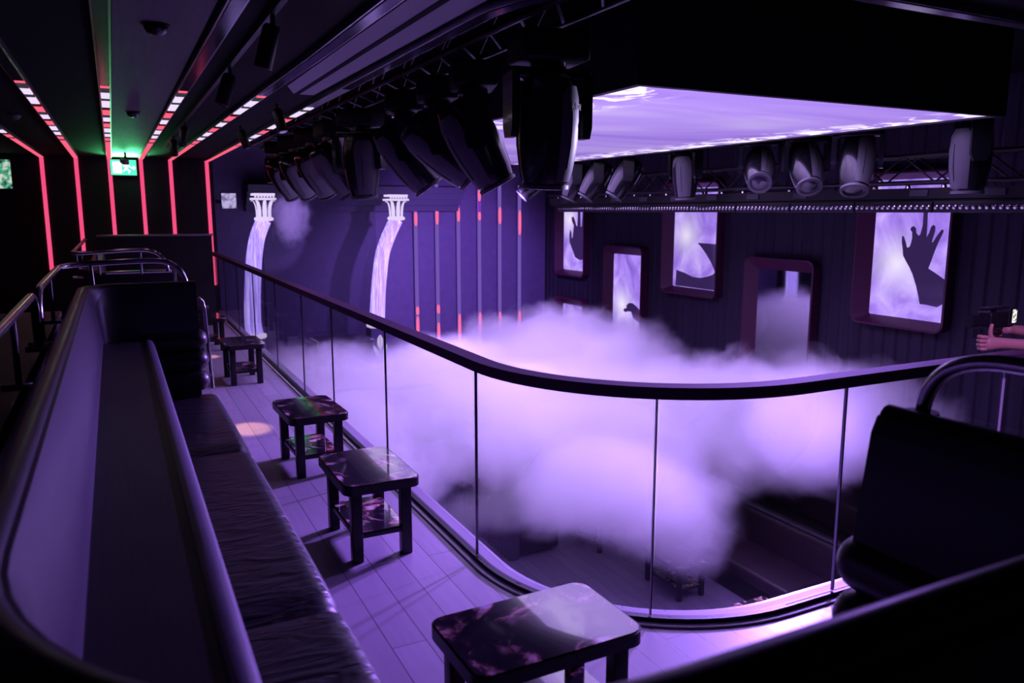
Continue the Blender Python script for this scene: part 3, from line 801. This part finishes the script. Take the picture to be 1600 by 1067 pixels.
# beam under the right truss with its row of bolts and boxes
be = thing('fixture_beam', 'long dark beam with bolts and junction boxes under the right truss', 'beam', (8.0, 0, 0))
MB().bx(-.10, .10, 3.6, 14.0, 2.035, 2.15).build('beam_body', black_metal, be)
m = MB(); yy = 3.8; k = 0
for k in range(24):
    yy = 3.8 + k * .43; MB().cyl((-.08, yy, 2.15), (-.08, yy, 2.185), .03, .022, 10).build('bolt', steel, be, True)
for k in range(12):
    yy = 4.0 + k * .84; MB().bx(-.115, -.098, yy, yy + .22, 2.06, 2.13, .004).build('junction_box', speaker_grey, be)
for yv in (4.6, 7.0, 9.4, 11.8):
    MB().cyl((0, yv, 2.14), (0, yv, 2.23), .02, n=8).build('hanger', black_metal, be)
    MB().cyl((0, yv, 2.49), (0, yv, 3.6), .012, n=8).build('suspension_rod', black_metal, be)
def make_batten():
    t = thing('led_batten', 'x', 'light bar', (0, 0, 0), 0, 'LED battens end to end under the right truss')
    MB().bx(-.05, .05, -.495, .495, -.06, .06, .008).build('case', black_metal, t)
    m = MB()
    for k in range(14):
        yy = -.455 + k * .07
        m.lathe([(.024, 0), (.026, .012), (.014, .02), (.0, .018)], Matrix.Translation((-.05, yy, .0)) @ Euler((0, -PI / 2, 0)).to_matrix().to_4x4(), 10, cap=False)
    m.build('lens_row', steel, t, True)
    return t
bt0 = make_batten(); nb = 10
names = ['nearest', 'second nearest', 'third nearest', 'fourth nearest', 'fifth from the right', 'fifth from the far end', 'fourth from the far end', 'third from the far end', 'second from the far end', 'farthest']
for k in range(nb):
    o = bt0 if k == 0 else copy_tree(bt0)
    o.location = (7.93, 4.1 + k * 1.005, 1.945); o['label'] = names[k] + ' LED batten of the row crossing above the hand pictures'
for k in range(11):
    pass
# bracket rail carrying the battens
MB().bx(-.06, .0, 3.6, 14.0, 2.0, 2.036).build('batten_rail', black_metal, be)

# ------------------------------------------------------------------ video pictures on the ribbed wall
def wpt(cx, cy, region, size):
    """crop pixel -> photo pixel -> (y, z) on the picture plane"""
    px = region[0] + cx * (region[2] - region[0]) / size[0]; py = region[1] + cy * (region[3] - region[1]) / size[1]
    r = Vector((math.cos(YAW), -math.sin(YAW), 0)); u = r.cross(fwd)
    d = fwd + r * ((px - 800) / F_PX) + u * ((533.5 - py) / F_PX)
    t = (X_W - .02) / d.x
    return (d.y * t, EYE + d.z * t)
VG = 'framed video pictures on the ribbed wall'
def video(label, y0, y1, z0, z1, mat, shape=None, sl=.10, sb=.14, st=.06):
    """splayed plum frame standing proud of the wall; display set back inside"""
    yc, zc = (y0 + y1) / 2, (z0 + z1) / 2
    t = thing('video_screen', label, 'screen', (X_W, yc, zc), 0, VG)
    hy, hz = (y1 - y0) / 2, (z1 - z0) / 2
    out = rrect(-hy - .06, hy + sl + .12, -hz - sb, hz + st + .05, .14, 6)
    front = rrect(-hy - .03, hy + sl + .09, -hz - sb + .03, hz + st + .02, .12, 6)
    inn = rrect(-hy, hy, -hz, hz, .03, 6)
    rows = [[(x, a, b) for a, b in P] for x, P in ((-.03, out), (-.20, out), (-.205, front), (-.045, inn), (-.03, inn))]
    m = MB()
    R = [[m.bm.verts.new(p) for p in row] for row in rows]; n = len(R[0])
    for A, B in zip(R, R[1:] + R[:1]):
        for k in range(n): m.bm.faces.new((A[k], A[(k + 1) % n], B[(k + 1) % n], B[k]))
    m.build('frame', frame_plum, t, True, angle=35)
    m = MB(); m.prism(inn, .02, 'x', -.045); m.build('display', mat, t)
    if shape:
        for nm, pts in shape:
            m = MB(); m.prism([(max(-hy + .01, min(hy - .01, a - yc)), max(-hz + .01, min(hz - .01, b - zc))) for a, b in pts], .0035, 'x', -.0495); m.build(nm, sil, t)
    return t
R6, S6 = (1340, 300, 1540, 540), (889, 1067)
handF = [(665, 632), (575, 580), (500, 530), (520, 480), (545, 410), (570, 350), (607, 275), (604, 262), (592, 262), (560, 305), (530, 352), (525, 345), (548, 270), (550, 240), (535, 227), (520, 242), (505, 285), (488, 315), (493, 240), (497, 140), (488, 120), (474, 122), (468, 140), (462, 230), (445, 295), (432, 303), (418, 285), (415, 252), (400, 236), (382, 243), (376, 262), (388, 278), (388, 320), (380, 355), (370, 380), (352, 386), (343, 345), (330, 308), (318, 303), (316, 345), (321, 385), (325, 440), (345, 480), (370, 525), (390, 570), (415, 650), (430, 720), (440, 778), (480, 782), (560, 800), (600, 778), (665, 755)]
R8, S8 = (860, 310, 1040, 560), (768, 1067)
handA = [(172, 392), (200, 410), (228, 408), (233, 378), (247, 300), (260, 215), (262, 160), (257, 148), (250, 180), (243, 212), (238, 205), (241, 130), (238, 70), (230, 60), (223, 70), (218, 150), (216, 188), (208, 188), (207, 120), (205, 50), (198, 42), (191, 50), (188, 150), (186, 188), (178, 180), (170, 145), (160, 122), (148, 125), (150, 150), (163, 180), (159, 225), (155, 264), (148, 262), (146, 225), (139, 206), (133, 240), (134, 290), (147, 325)]
handC = [(493, 745), (500, 733), (515, 730), (514, 712), (530, 697), (552, 697), (575, 715), (652, 780), (652, 840), (600, 830), (560, 800), (545, 755), (520, 752), (506, 758)]
handB = [(140, 915), (150, 905), (160, 915), (166, 955), (174, 960), (176, 920), (184, 904), (193, 918), (196, 965), (206, 965), (212, 930), (220, 918), (228, 935), (226, 990), (215, 1040), (170, 1050), (150, 1000)]
R7, S7 = (1040, 300, 1160, 480), (711, 1067)
shD = [(308, 470), (420, 478), (600, 492), (600, 960), (350, 925), (100, 895), (110, 720), (180, 745), (260, 785), (330, 795), (400, 782), (450, 765), (468, 745), (455, 705), (430, 650), (390, 580), (345, 515)]
P = lambda L, R, S: [wpt(a, b, R, S) for a, b in L]
video('upper small picture of an open raised hand on the ribbed wall', 16.12, 17.26, .45, 2.25, video_mat('picture_a', (0, .3, .35)), [('hand_shape', P(handA, R8, S8))])
video('lower small picture with three fingertips rising out of the smoke', 16.12, 17.26, -2.2, -.42, video_mat('picture_b', (0, .1, .3), .85), [('hand_shape', P(handB, R8, S8))], sb=.06, st=.14)
video('lower picture of a small pointing hand beside a bright spot', 13.78, 15.0, -1.2, .95, video_mat('picture_c', (0, .25, -.05)), [('hand_shape', P(handC, R8, S8))], sb=.06, st=.14)
video('upper picture of a beam of light with no hand', 11.45, 12.85, .40, 2.35, video_mat('picture_d', (0, .32, .05), .9), [('shadow_shape', P(shD, R7, S7))])
video('dark mirror like picture low on the wall reflecting the room', 9.15, 10.45, -1.3, .90, mirror, None, sb=.06, st=.16)
video('largest nearest picture of a raised spread hand and wrist', 6.87, 8.12, .37, 2.35, video_mat('picture_f', (0, .22, -.2), 1.0), [('hand_shape', P(handF, R6, S6))])

# ------------------------------------------------------------------ stage: bent lit columns, backdrop, soffit, tubes
m = MB(); m.bx(2.95, 5.55, 18.2, 18.28, LOW, 2.6); tag(m.build('stage_backdrop', stage_mat), 'dark violet backdrop between the two bent columns', 'backdrop')
for k in range(4):
    m = MB(); m.bx(2.6, 7.6, 17.55 + .16 * k, 18.3, 2.32 - .14 * k - .0, 2.46 - .14 * k); o = struct(m.build('trim_%d' % (k + 2), stage_mat))
def column(label, pts, base):
    """pts: (x, z) from the top of the shaft down"""
    t = thing('bent_column', label, 'column', (base[0], 17.0, LOW), 0, 'bent glowing columns')
    def W(x, z): return (x - base[0], 0, z - LOW)
    ctrl = [Vector(W(*p)) for p in pts]; path = []
    for i in range(len(ctrl) - 1):          # Catmull-Rom
        p0 = ctrl[max(i - 1, 0)]; p1 = ctrl[i]; p2 = ctrl[i + 1]; p3 = ctrl[min(i + 2, len(ctrl) - 1)]
        for k in range(8):
            q = k / 8; path.append(.5 * ((2 * p1) + (p2 - p0) * q + (2 * p0 - 5 * p1 + 4 * p2 - p3) * q * q + (-p0 + 3 * p1 - 3 * p2 + p3) * q ** 3))
    path.append(ctrl[-1])
    n = 40; rows = []
    for i, p in enumerate(path):
        a = path[max(i - 1, 0)]; b = path[min(i + 1, len(path) - 1)]; td = (b - a).normalized(); side = Vector((0, 1, 0)); u = side.cross(td)
        rad = .150 + .025 * i / len(path)
        rows.append([p + (u * math.cos(2 * PI * k / n) + side * math.sin(2 * PI * k / n)) * rad * (1 if k % 2 else .9) for k in range(n)])
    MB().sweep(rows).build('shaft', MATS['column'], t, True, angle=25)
    top = path[0]
    M = Matrix.Translation(top)
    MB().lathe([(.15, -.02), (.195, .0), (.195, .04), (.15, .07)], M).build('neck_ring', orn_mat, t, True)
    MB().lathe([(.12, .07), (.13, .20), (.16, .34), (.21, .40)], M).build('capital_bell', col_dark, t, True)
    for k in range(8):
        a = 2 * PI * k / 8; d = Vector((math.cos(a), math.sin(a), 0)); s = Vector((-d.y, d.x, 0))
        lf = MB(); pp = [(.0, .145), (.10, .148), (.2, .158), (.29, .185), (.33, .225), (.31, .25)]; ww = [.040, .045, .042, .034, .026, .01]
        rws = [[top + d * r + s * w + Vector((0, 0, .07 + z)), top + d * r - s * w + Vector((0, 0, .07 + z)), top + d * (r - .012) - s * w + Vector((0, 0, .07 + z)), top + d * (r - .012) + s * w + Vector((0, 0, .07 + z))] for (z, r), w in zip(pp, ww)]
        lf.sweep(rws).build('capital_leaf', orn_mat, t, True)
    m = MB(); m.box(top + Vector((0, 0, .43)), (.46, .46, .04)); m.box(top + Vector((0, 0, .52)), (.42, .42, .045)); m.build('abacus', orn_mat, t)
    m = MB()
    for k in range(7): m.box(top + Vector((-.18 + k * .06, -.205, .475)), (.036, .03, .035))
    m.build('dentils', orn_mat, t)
    bot = path[-1]
    MB().lathe([(.17, .02), (.235, .0), (.235, -.06), (.18, -.08)], Matrix.Translation(bot)).build('base_ring', orn_mat, t, True)
    zb = bot.z - .08
    MB().box((bot.x, 0, zb / 2), (.40, .40, zb)).build('pedestal', col_dark, t)
    for k in range(2):
        for dx in (-1, 1):
            c0 = Vector((bot.x, -.206, zb - .50 - .85 * k))
            m = MB()
            m.prism([(c0.x + dx * u, c0.z + v) for u, v in ((.005, -.3), (.06, -.22), (.10, -.1), (.15, .02), (.16, .14), (.10, .07), (.04, -.02), (.012, -.12))], .012, 'y', c0.y)
            m.prism([(c0.x + dx * u, c0.z + v) for u, v in ((.005, -.02), (.03, .05), (.07, .14), (.065, .26), (.03, .33), (.005, .36))], .012, 'y', c0.y)
            m.prism([(c0.x + dx * u, c0.z + v) for u, v in ((.07, -.30), (.13, -.26), (.16, -.16), (.12, -.20), (.08, -.24))], .012, 'y', c0.y)
            m.build('leaf_ornament', orn_mat, t)
    return t
column('left bent glowing column, partly behind the start of the glass rail', [(2.80, 1.72), (2.66, 1.40), (2.57, .98), (2.50, .3), (2.47, -.35), (2.50, -.66)], (2.5, 0))
column('right bent glowing column in the middle of the stage', [(5.66, 1.72), (5.47, 1.35), (5.31, .91), (5.21, .2), (5.17, -.3), (5.15, -.60)], (5.15, 0))

tubes = [(6.55, [(2.16, 2.50, 'p'), (1.88, 2.16, 'v'), (1.55, 1.88, 'p'), (-.62, -.42, 'p'), (-1.25, -.66, 'p')]), (7.10, [(1.58, 2.0, 'p'), (-.62, -.40, 'p'), (-1.5, -.85, 'p')]),
         (7.67, [(2.12, 2.25, 'p'), (1.98, 2.12, 'v'), (1.65, 1.98, 'p'), (-1.4, -.66, 'p')]), (8.24, [(2.15, 2.42, 'p'), (1.88, 2.15, 'v'), (1.68, 1.88, 'p'), (-1.35, -.66, 'p')]),
         (8.81, [(1.58, 2.0, 'p'), (-1.3, -.68, 'p')]), (9.38, [(1.30, 1.92, 'p'), (-1.3, -.68, 'p')])]
TL = ['first from the right column', 'second from the right column', 'third from the right column', 'third from the corner', 'second from the corner', 'nearest the corner']
for i, (x, segs) in enumerate(tubes):
    t = thing('light_tube', 'vertical lavender light tube with pink lit ends, ' + TL[i], 'light tube', (x, 18.2, 0), 0, 'vertical light tubes on the far wall')
    MB().bx(-.05, .05, .02, .10, -2.4, 2.55).build('housing', farwall_mat, t)
    MB().bx(-.042, .042, -.005, .025, -2.4, 2.55).build('tube', tube_dim, t)
    for a, b, k in segs:
        n = 8; rows = []
        for q in range(n + 1):
            z = a + (b - a) * q / n; w = .036 * (1 - .55 * abs(2 * q / n - 1) ** 4) if k == 'p' else .028
            rows.append([(-w, -.022, z), (w, -.022, z), (w, .0, z), (-w, .0, z)])
        MB().sweep(rows).build('lit_segment', tube_pink if k == 'p' else tube_violet, t)
# ------------------------------------------------------------------ fog
ELL = [(4.7, 11.0, -1.0, 2.3, 3.6, .86), (3.2, 12.8, -1.25, 1.5, 3.2, .95), (2.7, 10.3, -1.1, .95, 2.7, .68), (6.6, 9.6, -1.3, 2.6, 2.4, 1.05), (7.2, 12.0, -.9, 2.2, 2.8, 1.1),
       (8.0, 8.0, -1.0, 1.8, 1.6, .98), (7.6, 6.4, -.65, 1.5, 1.1, .8), (6.1, 7.7, -1.9, .95, .95, .85), (5.0, 7.6, -1.3, 1.2, 1.2, .65)]
JET = [(3.45, 10.0, -2.38, .16), (3.75, 9.75, -2.3, .24), (4.1, 9.5, -2.18, .34), (4.5, 9.2, -2.05, .46), (5.0, 8.85, -1.9, .60), (5.6, 8.4, -1.8, .75)]
JETS = [(x, yy, z, r * 1.25, r * 1.25, r * .85) for x, yy, z, r in JET]
ELL += JETS
def fog_mat():
    t = NT('stage_fog'); co = t.coord()
    nz = t.noise(co, 1.3, 7, .66, .8)
    wob = t.n('ShaderNodeTexNoise'); t.l(co, wob.inputs['Vector']); wob.inputs['Scale'].default_value = .7; wob.inputs['Detail'].default_value = 2
    p = t.vmath('ADD', co, t.vmath('SCALE', t.vmath('SUBTRACT', wob.outputs['Color'], (.5, .5, .5)), None))
    sc = [n for n in t.t.nodes if n.type == 'VECT_MATH' and n.operation == 'SCALE'][0]; sc.inputs['Scale'].default_value = .9
    p2 = t.n('ShaderNodeMix', data_type='VECTOR'); p2.inputs[0].default_value = .25; t.l(co, p2.inputs[4]); t.l(p, p2.inputs[5]); p2 = p2.outputs[1]
    acc = None
    jacc = None
    for e in ELL:
        if e in JETS:
            d = t.vmath('LENGTH', t.vmath('DIVIDE', t.vmath('SUBTRACT', p2, tuple(e[:3])), tuple(e[3:])))
            jacc = d if jacc is None else t.math('MINIMUM', jacc, d); continue
        d = t.vmath('LENGTH', t.vmath('DIVIDE', t.vmath('SUBTRACT', p, tuple(e[:3])), tuple(e[3:])))
        acc = d if acc is None else t.math('MINIMUM', acc, d)
    core = t.math('DIVIDE', t.math('SUBTRACT', 1.0, acc), .30)
    dens = t.math('ADD', core, t.math('MULTIPLY', t.math('SUBTRACT', nz, .50), 3.2))
    jd = t.math('ADD', t.math('DIVIDE', t.math('SUBTRACT', 1.0, jacc), .5), t.math('MULTIPLY', t.math('SUBTRACT', nz, .5), 1.0))
    dens = t.math('MAXIMUM', dens, t.math('MULTIPLY', jd, 1.6))
    dn = t.math('MULTIPLY', t.math('MINIMUM', t.math('MAXIMUM', dens, 0.0), 1.6), 1.9)
    v = t.n('ShaderNodeVolumePrincipled') if False else t.n('ShaderNodeVolumeScatter')
    v.inputs['Color'].default_value = (.92, .86, 1, 1); v.inputs['Anisotropy'].default_value = .0
    t.l(dn, v.inputs['Density'])
    t.l(v.outputs[0], t.out.inputs['Volume'])
    t.m.cycles.volume_step_rate = 1.0
    return t.m
m = MB()
for e in ELL:
    r = bmesh.ops.create_icosphere(m.bm, subdivisions=3, radius=1.0)
    bmesh.ops.transform(m.bm, matrix=Matrix.Translation(e[:3]) @ Matrix.Diagonal((e[3] * 1.12 + .1, e[4] * 1.12 + .1, e[5] * 1.12 + .1, 1)), verts=r['verts'])
fog = m.build('fog', fog_mat(), None, merge=False)
rm = fog.modifiers.new('remesh', 'REMESH'); rm.mode = 'VOXEL'; rm.voxel_size = .22
tag(fog, 'thick bank of lilac stage smoke rolling over the dance floor', 'smoke', None, 'stuff')

def wisp_mat():
    t = NT('smoke_wisp'); co = t.coord()
    nz = t.noise(co, 2.2, 5, .6, .6)
    d = t.vmath('LENGTH', co)
    dens = t.math('ADD', t.math('DIVIDE', t.math('SUBTRACT', 1.0, d), .6), t.math('MULTIPLY', t.math('SUBTRACT', nz, .5), 3.0))
    dn = t.math('MULTIPLY', t.math('MINIMUM', t.math('MAXIMUM', dens, 0.0), 1.0), 3.5)
    v = t.n('ShaderNodeVolumeScatter'); v.inputs['Color'].default_value = (.85, .75, 1, 1); t.l(dn, v.inputs['Density'])
    t.l(v.outputs[0], t.out.inputs['Volume']); return t.m
m = MB(); bmesh.ops.create_icosphere(m.bm, subdivisions=3, radius=1.2)
wp = m.build('smoke_wisp', wisp_mat(), None, True); wp.location = (3.22, 16.3, 1.78); wp.scale = (.42, .3, .62)
tag(wp, 'small lit wisp of smoke hanging right of the left column top', 'smoke', None, 'stuff')

# ------------------------------------------------------------------ person filming at the rail (mostly outside the picture)
skin_tone = simple('skin', (.42, .22, .17), .5, 0, .4, bump=(120, .08))
hair_mat = simple('dark_hair', (.02, .014, .012), .5, 0, .4, bump=(90, .4))
cloth_dark = simple('dark_cloth', (.02, .018, .024), .85, 0, .2, bump=(140, .35))
def skinned(name, chains, mat, parent, sub=2):
    """chains: lists of (point, radius); each list becomes one limb, limbs share a vertex when points coincide"""
    vs_, es, rad, roots, idx = [], [], [], [], {}
    for ch in chains:
        prev = None
        for k, (p, r) in enumerate(ch):
            key = tuple(round(c, 4) for c in p)
            if key not in idx:
                idx[key] = len(vs_); vs_.append(p); rad.append(r)
                if k == 0: roots.append(idx[key])
            i = idx[key]
            if prev is not None: es.append((prev, i))
            prev = i
    me = bpy.data.meshes.new(name); me.from_pydata(vs_, es, [])
    o = bpy.data.objects.new(name, me); COL.objects.link(o); me.materials.append(mat)
    md = o.modifiers.new('skin', 'SKIN'); md.use_smooth_shade = True; md.branch_smoothing = .5
    lay = me.skin_vertices[0] if me.skin_vertices else None
    if lay is None:
        bm = bmesh.new(); bm.from_mesh(me); bm.verts.layers.skin.verify(); bm.to_mesh(me); bm.free(); lay = me.skin_vertices[0]
    for i, r in enumerate(rad):
        rr = r if isinstance(r, tuple) else (r, r)
        lay.data[i].radius = rr; lay.data[i].use_root = i in roots
    sb = o.modifiers.new('sub', 'SUBSURF'); sb.levels = sub; sb.render_levels = sub
    o.parent = parent
    return o
per = thing('person', 'person in dark clothes filming over the rail, bare forearm and upright thumb showing', 'person', (4.62, 1.90, 0))
O = Vector((4.62, 1.90, 0))
L = lambda x, yy, z: (x - O.x, yy - O.y, z)
pelvis, chest, neck = L(4.62, 1.90, .98), L(4.60, 1.95, 1.32), L(4.58, 1.98, 1.48)
shL, shR = L(4.44, 1.86, 1.42), L(4.74, 2.08, 1.42)
elL, wrL = L(4.40, 2.20, 1.20), L(4.02, 2.425, 1.232)
elR, wrR = L(4.68, 2.40, 1.22), L(4.36, 2.56, 1.26)
f = Vector((-.90, .43, .02)).normalized(); nrm = Vector((.43, .90, 0)).normalized(); upv = Vector((0, 0, 1))
W = Vector(wrL); palm = W + f * .045
chains = [[(pelvis, .14), (L(4.61, 1.92, 1.14), .13), (chest, .15), (neck, .06), (L(4.57, 1.99, 1.53), .055), (L(4.56, 2.0, 1.60), .075), (L(4.55, 2.01, 1.67), .085), (L(4.56, 2.0, 1.73), .055)],
          [(chest, .15), (shL, .062), (tuple((Vector(shL) + Vector(elL)) / 2), .05), (elL, .043), (tuple((Vector(elL) * .7 + W * .3)), .044), (tuple(Vector(elL) * .25 + W * .75), .031), (wrL, (.026, .031)), (tuple(palm - upv * .004), (.026, .042)), (tuple(W + f * .078), (.022, .040))],
          [(chest, .15), (shR, .062), (tuple((Vector(shR) + Vector(elR)) / 2), .05), (elR, .043), (tuple(Vector(elR) * .6 + Vector(wrR) * .4), .042), (wrR, .028), (tuple(Vector(wrR) + Vector((-.07, .01, .01))), .034)],
          [(pelvis, .14), (L(4.55, 1.83, .90), .095), (L(4.57, 1.86, .50), .062), (L(4.55, 1.82, .10), .042), (L(4.50, 1.90, .045), .04), (L(4.45, 2.0, .035), .035)],
          [(pelvis, .14), (L(4.70, 1.96, .90), .095), (L(4.71, 1.99, .50), .062), (L(4.69, 1.95, .10), .042), (L(4.64, 2.03, .045), .04), (L(4.59, 2.13, .035), .035)]]
for k, (dz, ln) in enumerate(((.030, .046), (.009, .050), (-.012, .047), (-.032, .038))):      # four fingers closed round the grip
    b0 = W + f * .07 + upv * dz - nrm * .006; b1 = b0 + f * ln * .62; b2 = b1 + nrm * .030 - f * .004; b3 = b2 - f * .026 + nrm * .002
    chains.append([(tuple(W + f * .05 + upv * dz * .8), .009), (tuple(b0), .0112), (tuple(b1), .0106), (tuple(b2), .0096), (tuple(b3), .0085)])
t0 = W + f * .035 + upv * .026
chains.append([(tuple(W + f * .025 + upv * .012), .013), (tuple(t0 + f * .012 + upv * .012), .0125), (tuple(t0 + f * .014 + upv * .040), .0105), (tuple(t0 + f * .010 + upv * .062), .0098), (tuple(t0 + f * .006 + upv * .075), .0075)])
for k in range(4):                                                                            # right hand fingers under the lens barrel
    b0 = Vector(wrR) + Vector((-.08, .005 + .0, .03 - .018 * k)); chains.append([(tuple(b0), .010), (tuple(b0 + Vector((-.03, .02, .004))), .009), (tuple(b0 + Vector((-.035, .045, .004))), .008)])
skinned('body', chains, skin_tone, per, 2)
skinned('jacket', [[(L(4.62, 1.90, .93), .165), (L(4.61, 1.92, 1.14), .150), (L(4.60, 1.95, 1.34), .168), (L(4.585, 1.975, 1.455), .075)],
                   [(L(4.60, 1.95, 1.34), .168), (shL, .078), (tuple((Vector(shL) + Vector(elL)) / 2), .066)], [(L(4.60, 1.95, 1.34), .168), (shR, .078), (tuple((Vector(shR) + Vector(elR)) / 2), .066)]], cloth_dark, per)
skinned('trousers', [[(L(4.62, 1.90, .99), .155), (L(4.55, 1.83, .88), .112), (L(4.57, 1.86, .50), .080), (L(4.55, 1.82, .09), .062)], [(L(4.62, 1.90, .99), .155), (L(4.70, 1.96, .88), .112), (L(4.71, 1.99, .50), .080), (L(4.69, 1.95, .09), .062)]], cloth_dark, per)
skinned('hair', [[(L(4.585, 1.965, 1.62), .075), (L(4.575, 1.975, 1.69), .095), (L(4.565, 1.99, 1.745), .075)]], hair_mat, per)
hd = Vector((-.6, .8, 0)).normalized(); hs = Vector((.8, .6, 0)); hc = Vector(L(4.55, 2.01, 1.655))
face = MB(); face.tube([hc + hd * .075 + upv * .02, hc + hd * .105 - upv * .012, hc + hd * .085 - upv * .022], [.008, .016, .010], 8)
for sg in (-1, 1):
    face.lathe([(.001, -.011), (.011, 0), (.001, .011)], Matrix.Translation(hc + hd * .078 + hs * sg * .03 + upv * .022), 10)
    face.tube([hc + hs * sg * .084 + upv * .03, hc + hs * sg * .094 + upv * .01 - hd * .01, hc + hs * sg * .084 - upv * .02], [.008, .014, .008], 8)
face.tube([hc + hd * .075 + hs * .025 - upv * .05, hc + hd * .085 - upv * .052, hc + hd * .075 - hs * .025 - upv * .05], .006, 8)
face.build('face', skin_tone, per, True)
vc = thing('video_camera', 'black video camera with a small bright screen held up at the rail', 'camera', (4.12, 2.53, 1.34))
MB().bx(-.06, .10, -.03, .05, -.05, .035, .01).build('body', black_metal, vc)
MB().bx(-.08, .11, -.02, .03, .05, .062, .004).build('top_handle', black_metal, vc); MB().bx(-.005, .015, -.01, .01, .03, .055).build('post', black_metal, vc)
MB().cyl((-.06, .01, -.01), (-.14, .035, -.01), .03, .034, 20).build('lens_barrel', black_gloss, vc, True)
MB().bx(-.135, -.115, -.02, .02, -.10, -.045, .006).build('grip', black_metal, vc)
MB().bx(.145, .185, -.014, .0, -.035, .045, .004).build('monitor', black_gloss, vc)
tt = NT('viewfinder_picture'); co = tt.coord(); cc_ = tt.ramp(tt.noise(co, 60, 2), [(.42, (.05, .05, .06)), (.5, (.9, .9, .8))]); ee = tt.n('ShaderNodeEmission'); tt.l(cc_, ee.inputs[0]); ee.inputs[1].default_value = 1.1
MB().bx(.148, .182, -.0165, -.0145, -.031, .041).build('screen', tt.surf(ee.outputs[0]), vc)
MB().bx(.09, .15, -.005, .004, -.01, .01).build('arm', black_metal, vc)

# ------------------------------------------------------------------ lamps: track spots, wisp beam and added fill spots
def spot_lamp(loc, to, energy, color, size, blend=.4, radius=.03):
    l = bpy.data.lights.new('spot', 'SPOT'); l.energy = energy; l.color = color; l.spot_size = math.radians(size); l.spot_blend = blend; l.shadow_soft_size = radius
    o = bpy.data.objects.new('beam_and_fill_spot', l); COL.objects.link(o); o.location = loc
    o.rotation_euler = (Vector(to) - Vector(loc)).to_track_quat('-Z', 'Y').to_euler(); return o
spot_lamp((.755, 9.2, 2.55), (.95, 7.05, 0), 900, (1, .5, .3), 7, .6)
spot_lamp((.755, 10.9, 2.55), (1.0, 10.9, 0), 500, (1, .45, .3), 7, .6)

for yy, ty in ((9.33, 8.5), (11.69, 12.0)):
    spot_lamp((7.0, yy, 2.2), (2.6, ty, -.8), 1100, (.50, .32, 1.0), 55, .8, .08)  # added fill from heads that are off, brightens the smoke on the left
for yy, tx, ty, en in ((5.0, 2.2, 3.0, 1200), (6.32, 1.75, 3.3, 3600), (7.07, 1.6, 5.2, 3900), (7.83, 1.6, 7.5, 3200)):
    spot_lamp((7.0, yy, 2.25), (tx, ty, 0), en * 1.25, (.38, .18, 1.0), 40, 1.0, .14)  # added fill spots without a lit fixture, lift the balcony floor
spot_lamp((7.0, 4.9, 2.25), (5.3, 6.6, LOW), 1500, (.45, .25, 1.0), 60, .9, .1)  # added fill for the dance floor under the smoke
spot_lamp((7.0, 5.05, 2.3), (2.3, 3.93, 2.32), 900, (.6, .5, 1.0), 11, .6, .06)  # added fill to lighten the side cover of the nearest moving head
spot_lamp((3.3, 13.6, 2.3), (3.2, 16.3, 1.75), 500, (.45, .28, 1.0), 20, .4, .04)
spot_lamp((2.6, .9, 2.75), (4.0, 2.43, 1.25), 300, (.55, .24, 1.0), 16, .6, .04)  # unseen spot added to light the hand and forearm at the rail
spot_lamp((7.0, 13.6, 2.2), (7.6, 18.2, -.4), 900, (.42, .22, 1.0), 95, .9, .08)  # added wash on the far wall, replaces the glow of purple haze
spot_lamp((5.0, 13.6, 2.3), (5.6, 18.2, -1.6), 240, (.42, .22, 1.0), 80, .9, .08)  # second added wash, for the stage end of the far wall
w = bpy.data.worlds.new('world'); scene.world = w; w.use_nodes = True
w.node_tree.nodes['Background'].inputs[0].default_value = (0, 0, 0, 1)
w.node_tree.nodes['Background'].inputs[1].default_value = 0

vs = scene.view_settings
vs.view_transform = 'Standard'; vs.look = 'None'; vs.exposure = 0; vs.gamma = 1; vs.use_curve_mapping = False
cy = scene.cycles
cy.volume_bounces = 4; cy.max_bounces = 6; cy.diffuse_bounces = 3; cy.glossy_bounces = 3; cy.transmission_bounces = 4; cy.transparent_max_bounces = 16
cy.sample_clamp_indirect = 6
cy.use_denoising = True
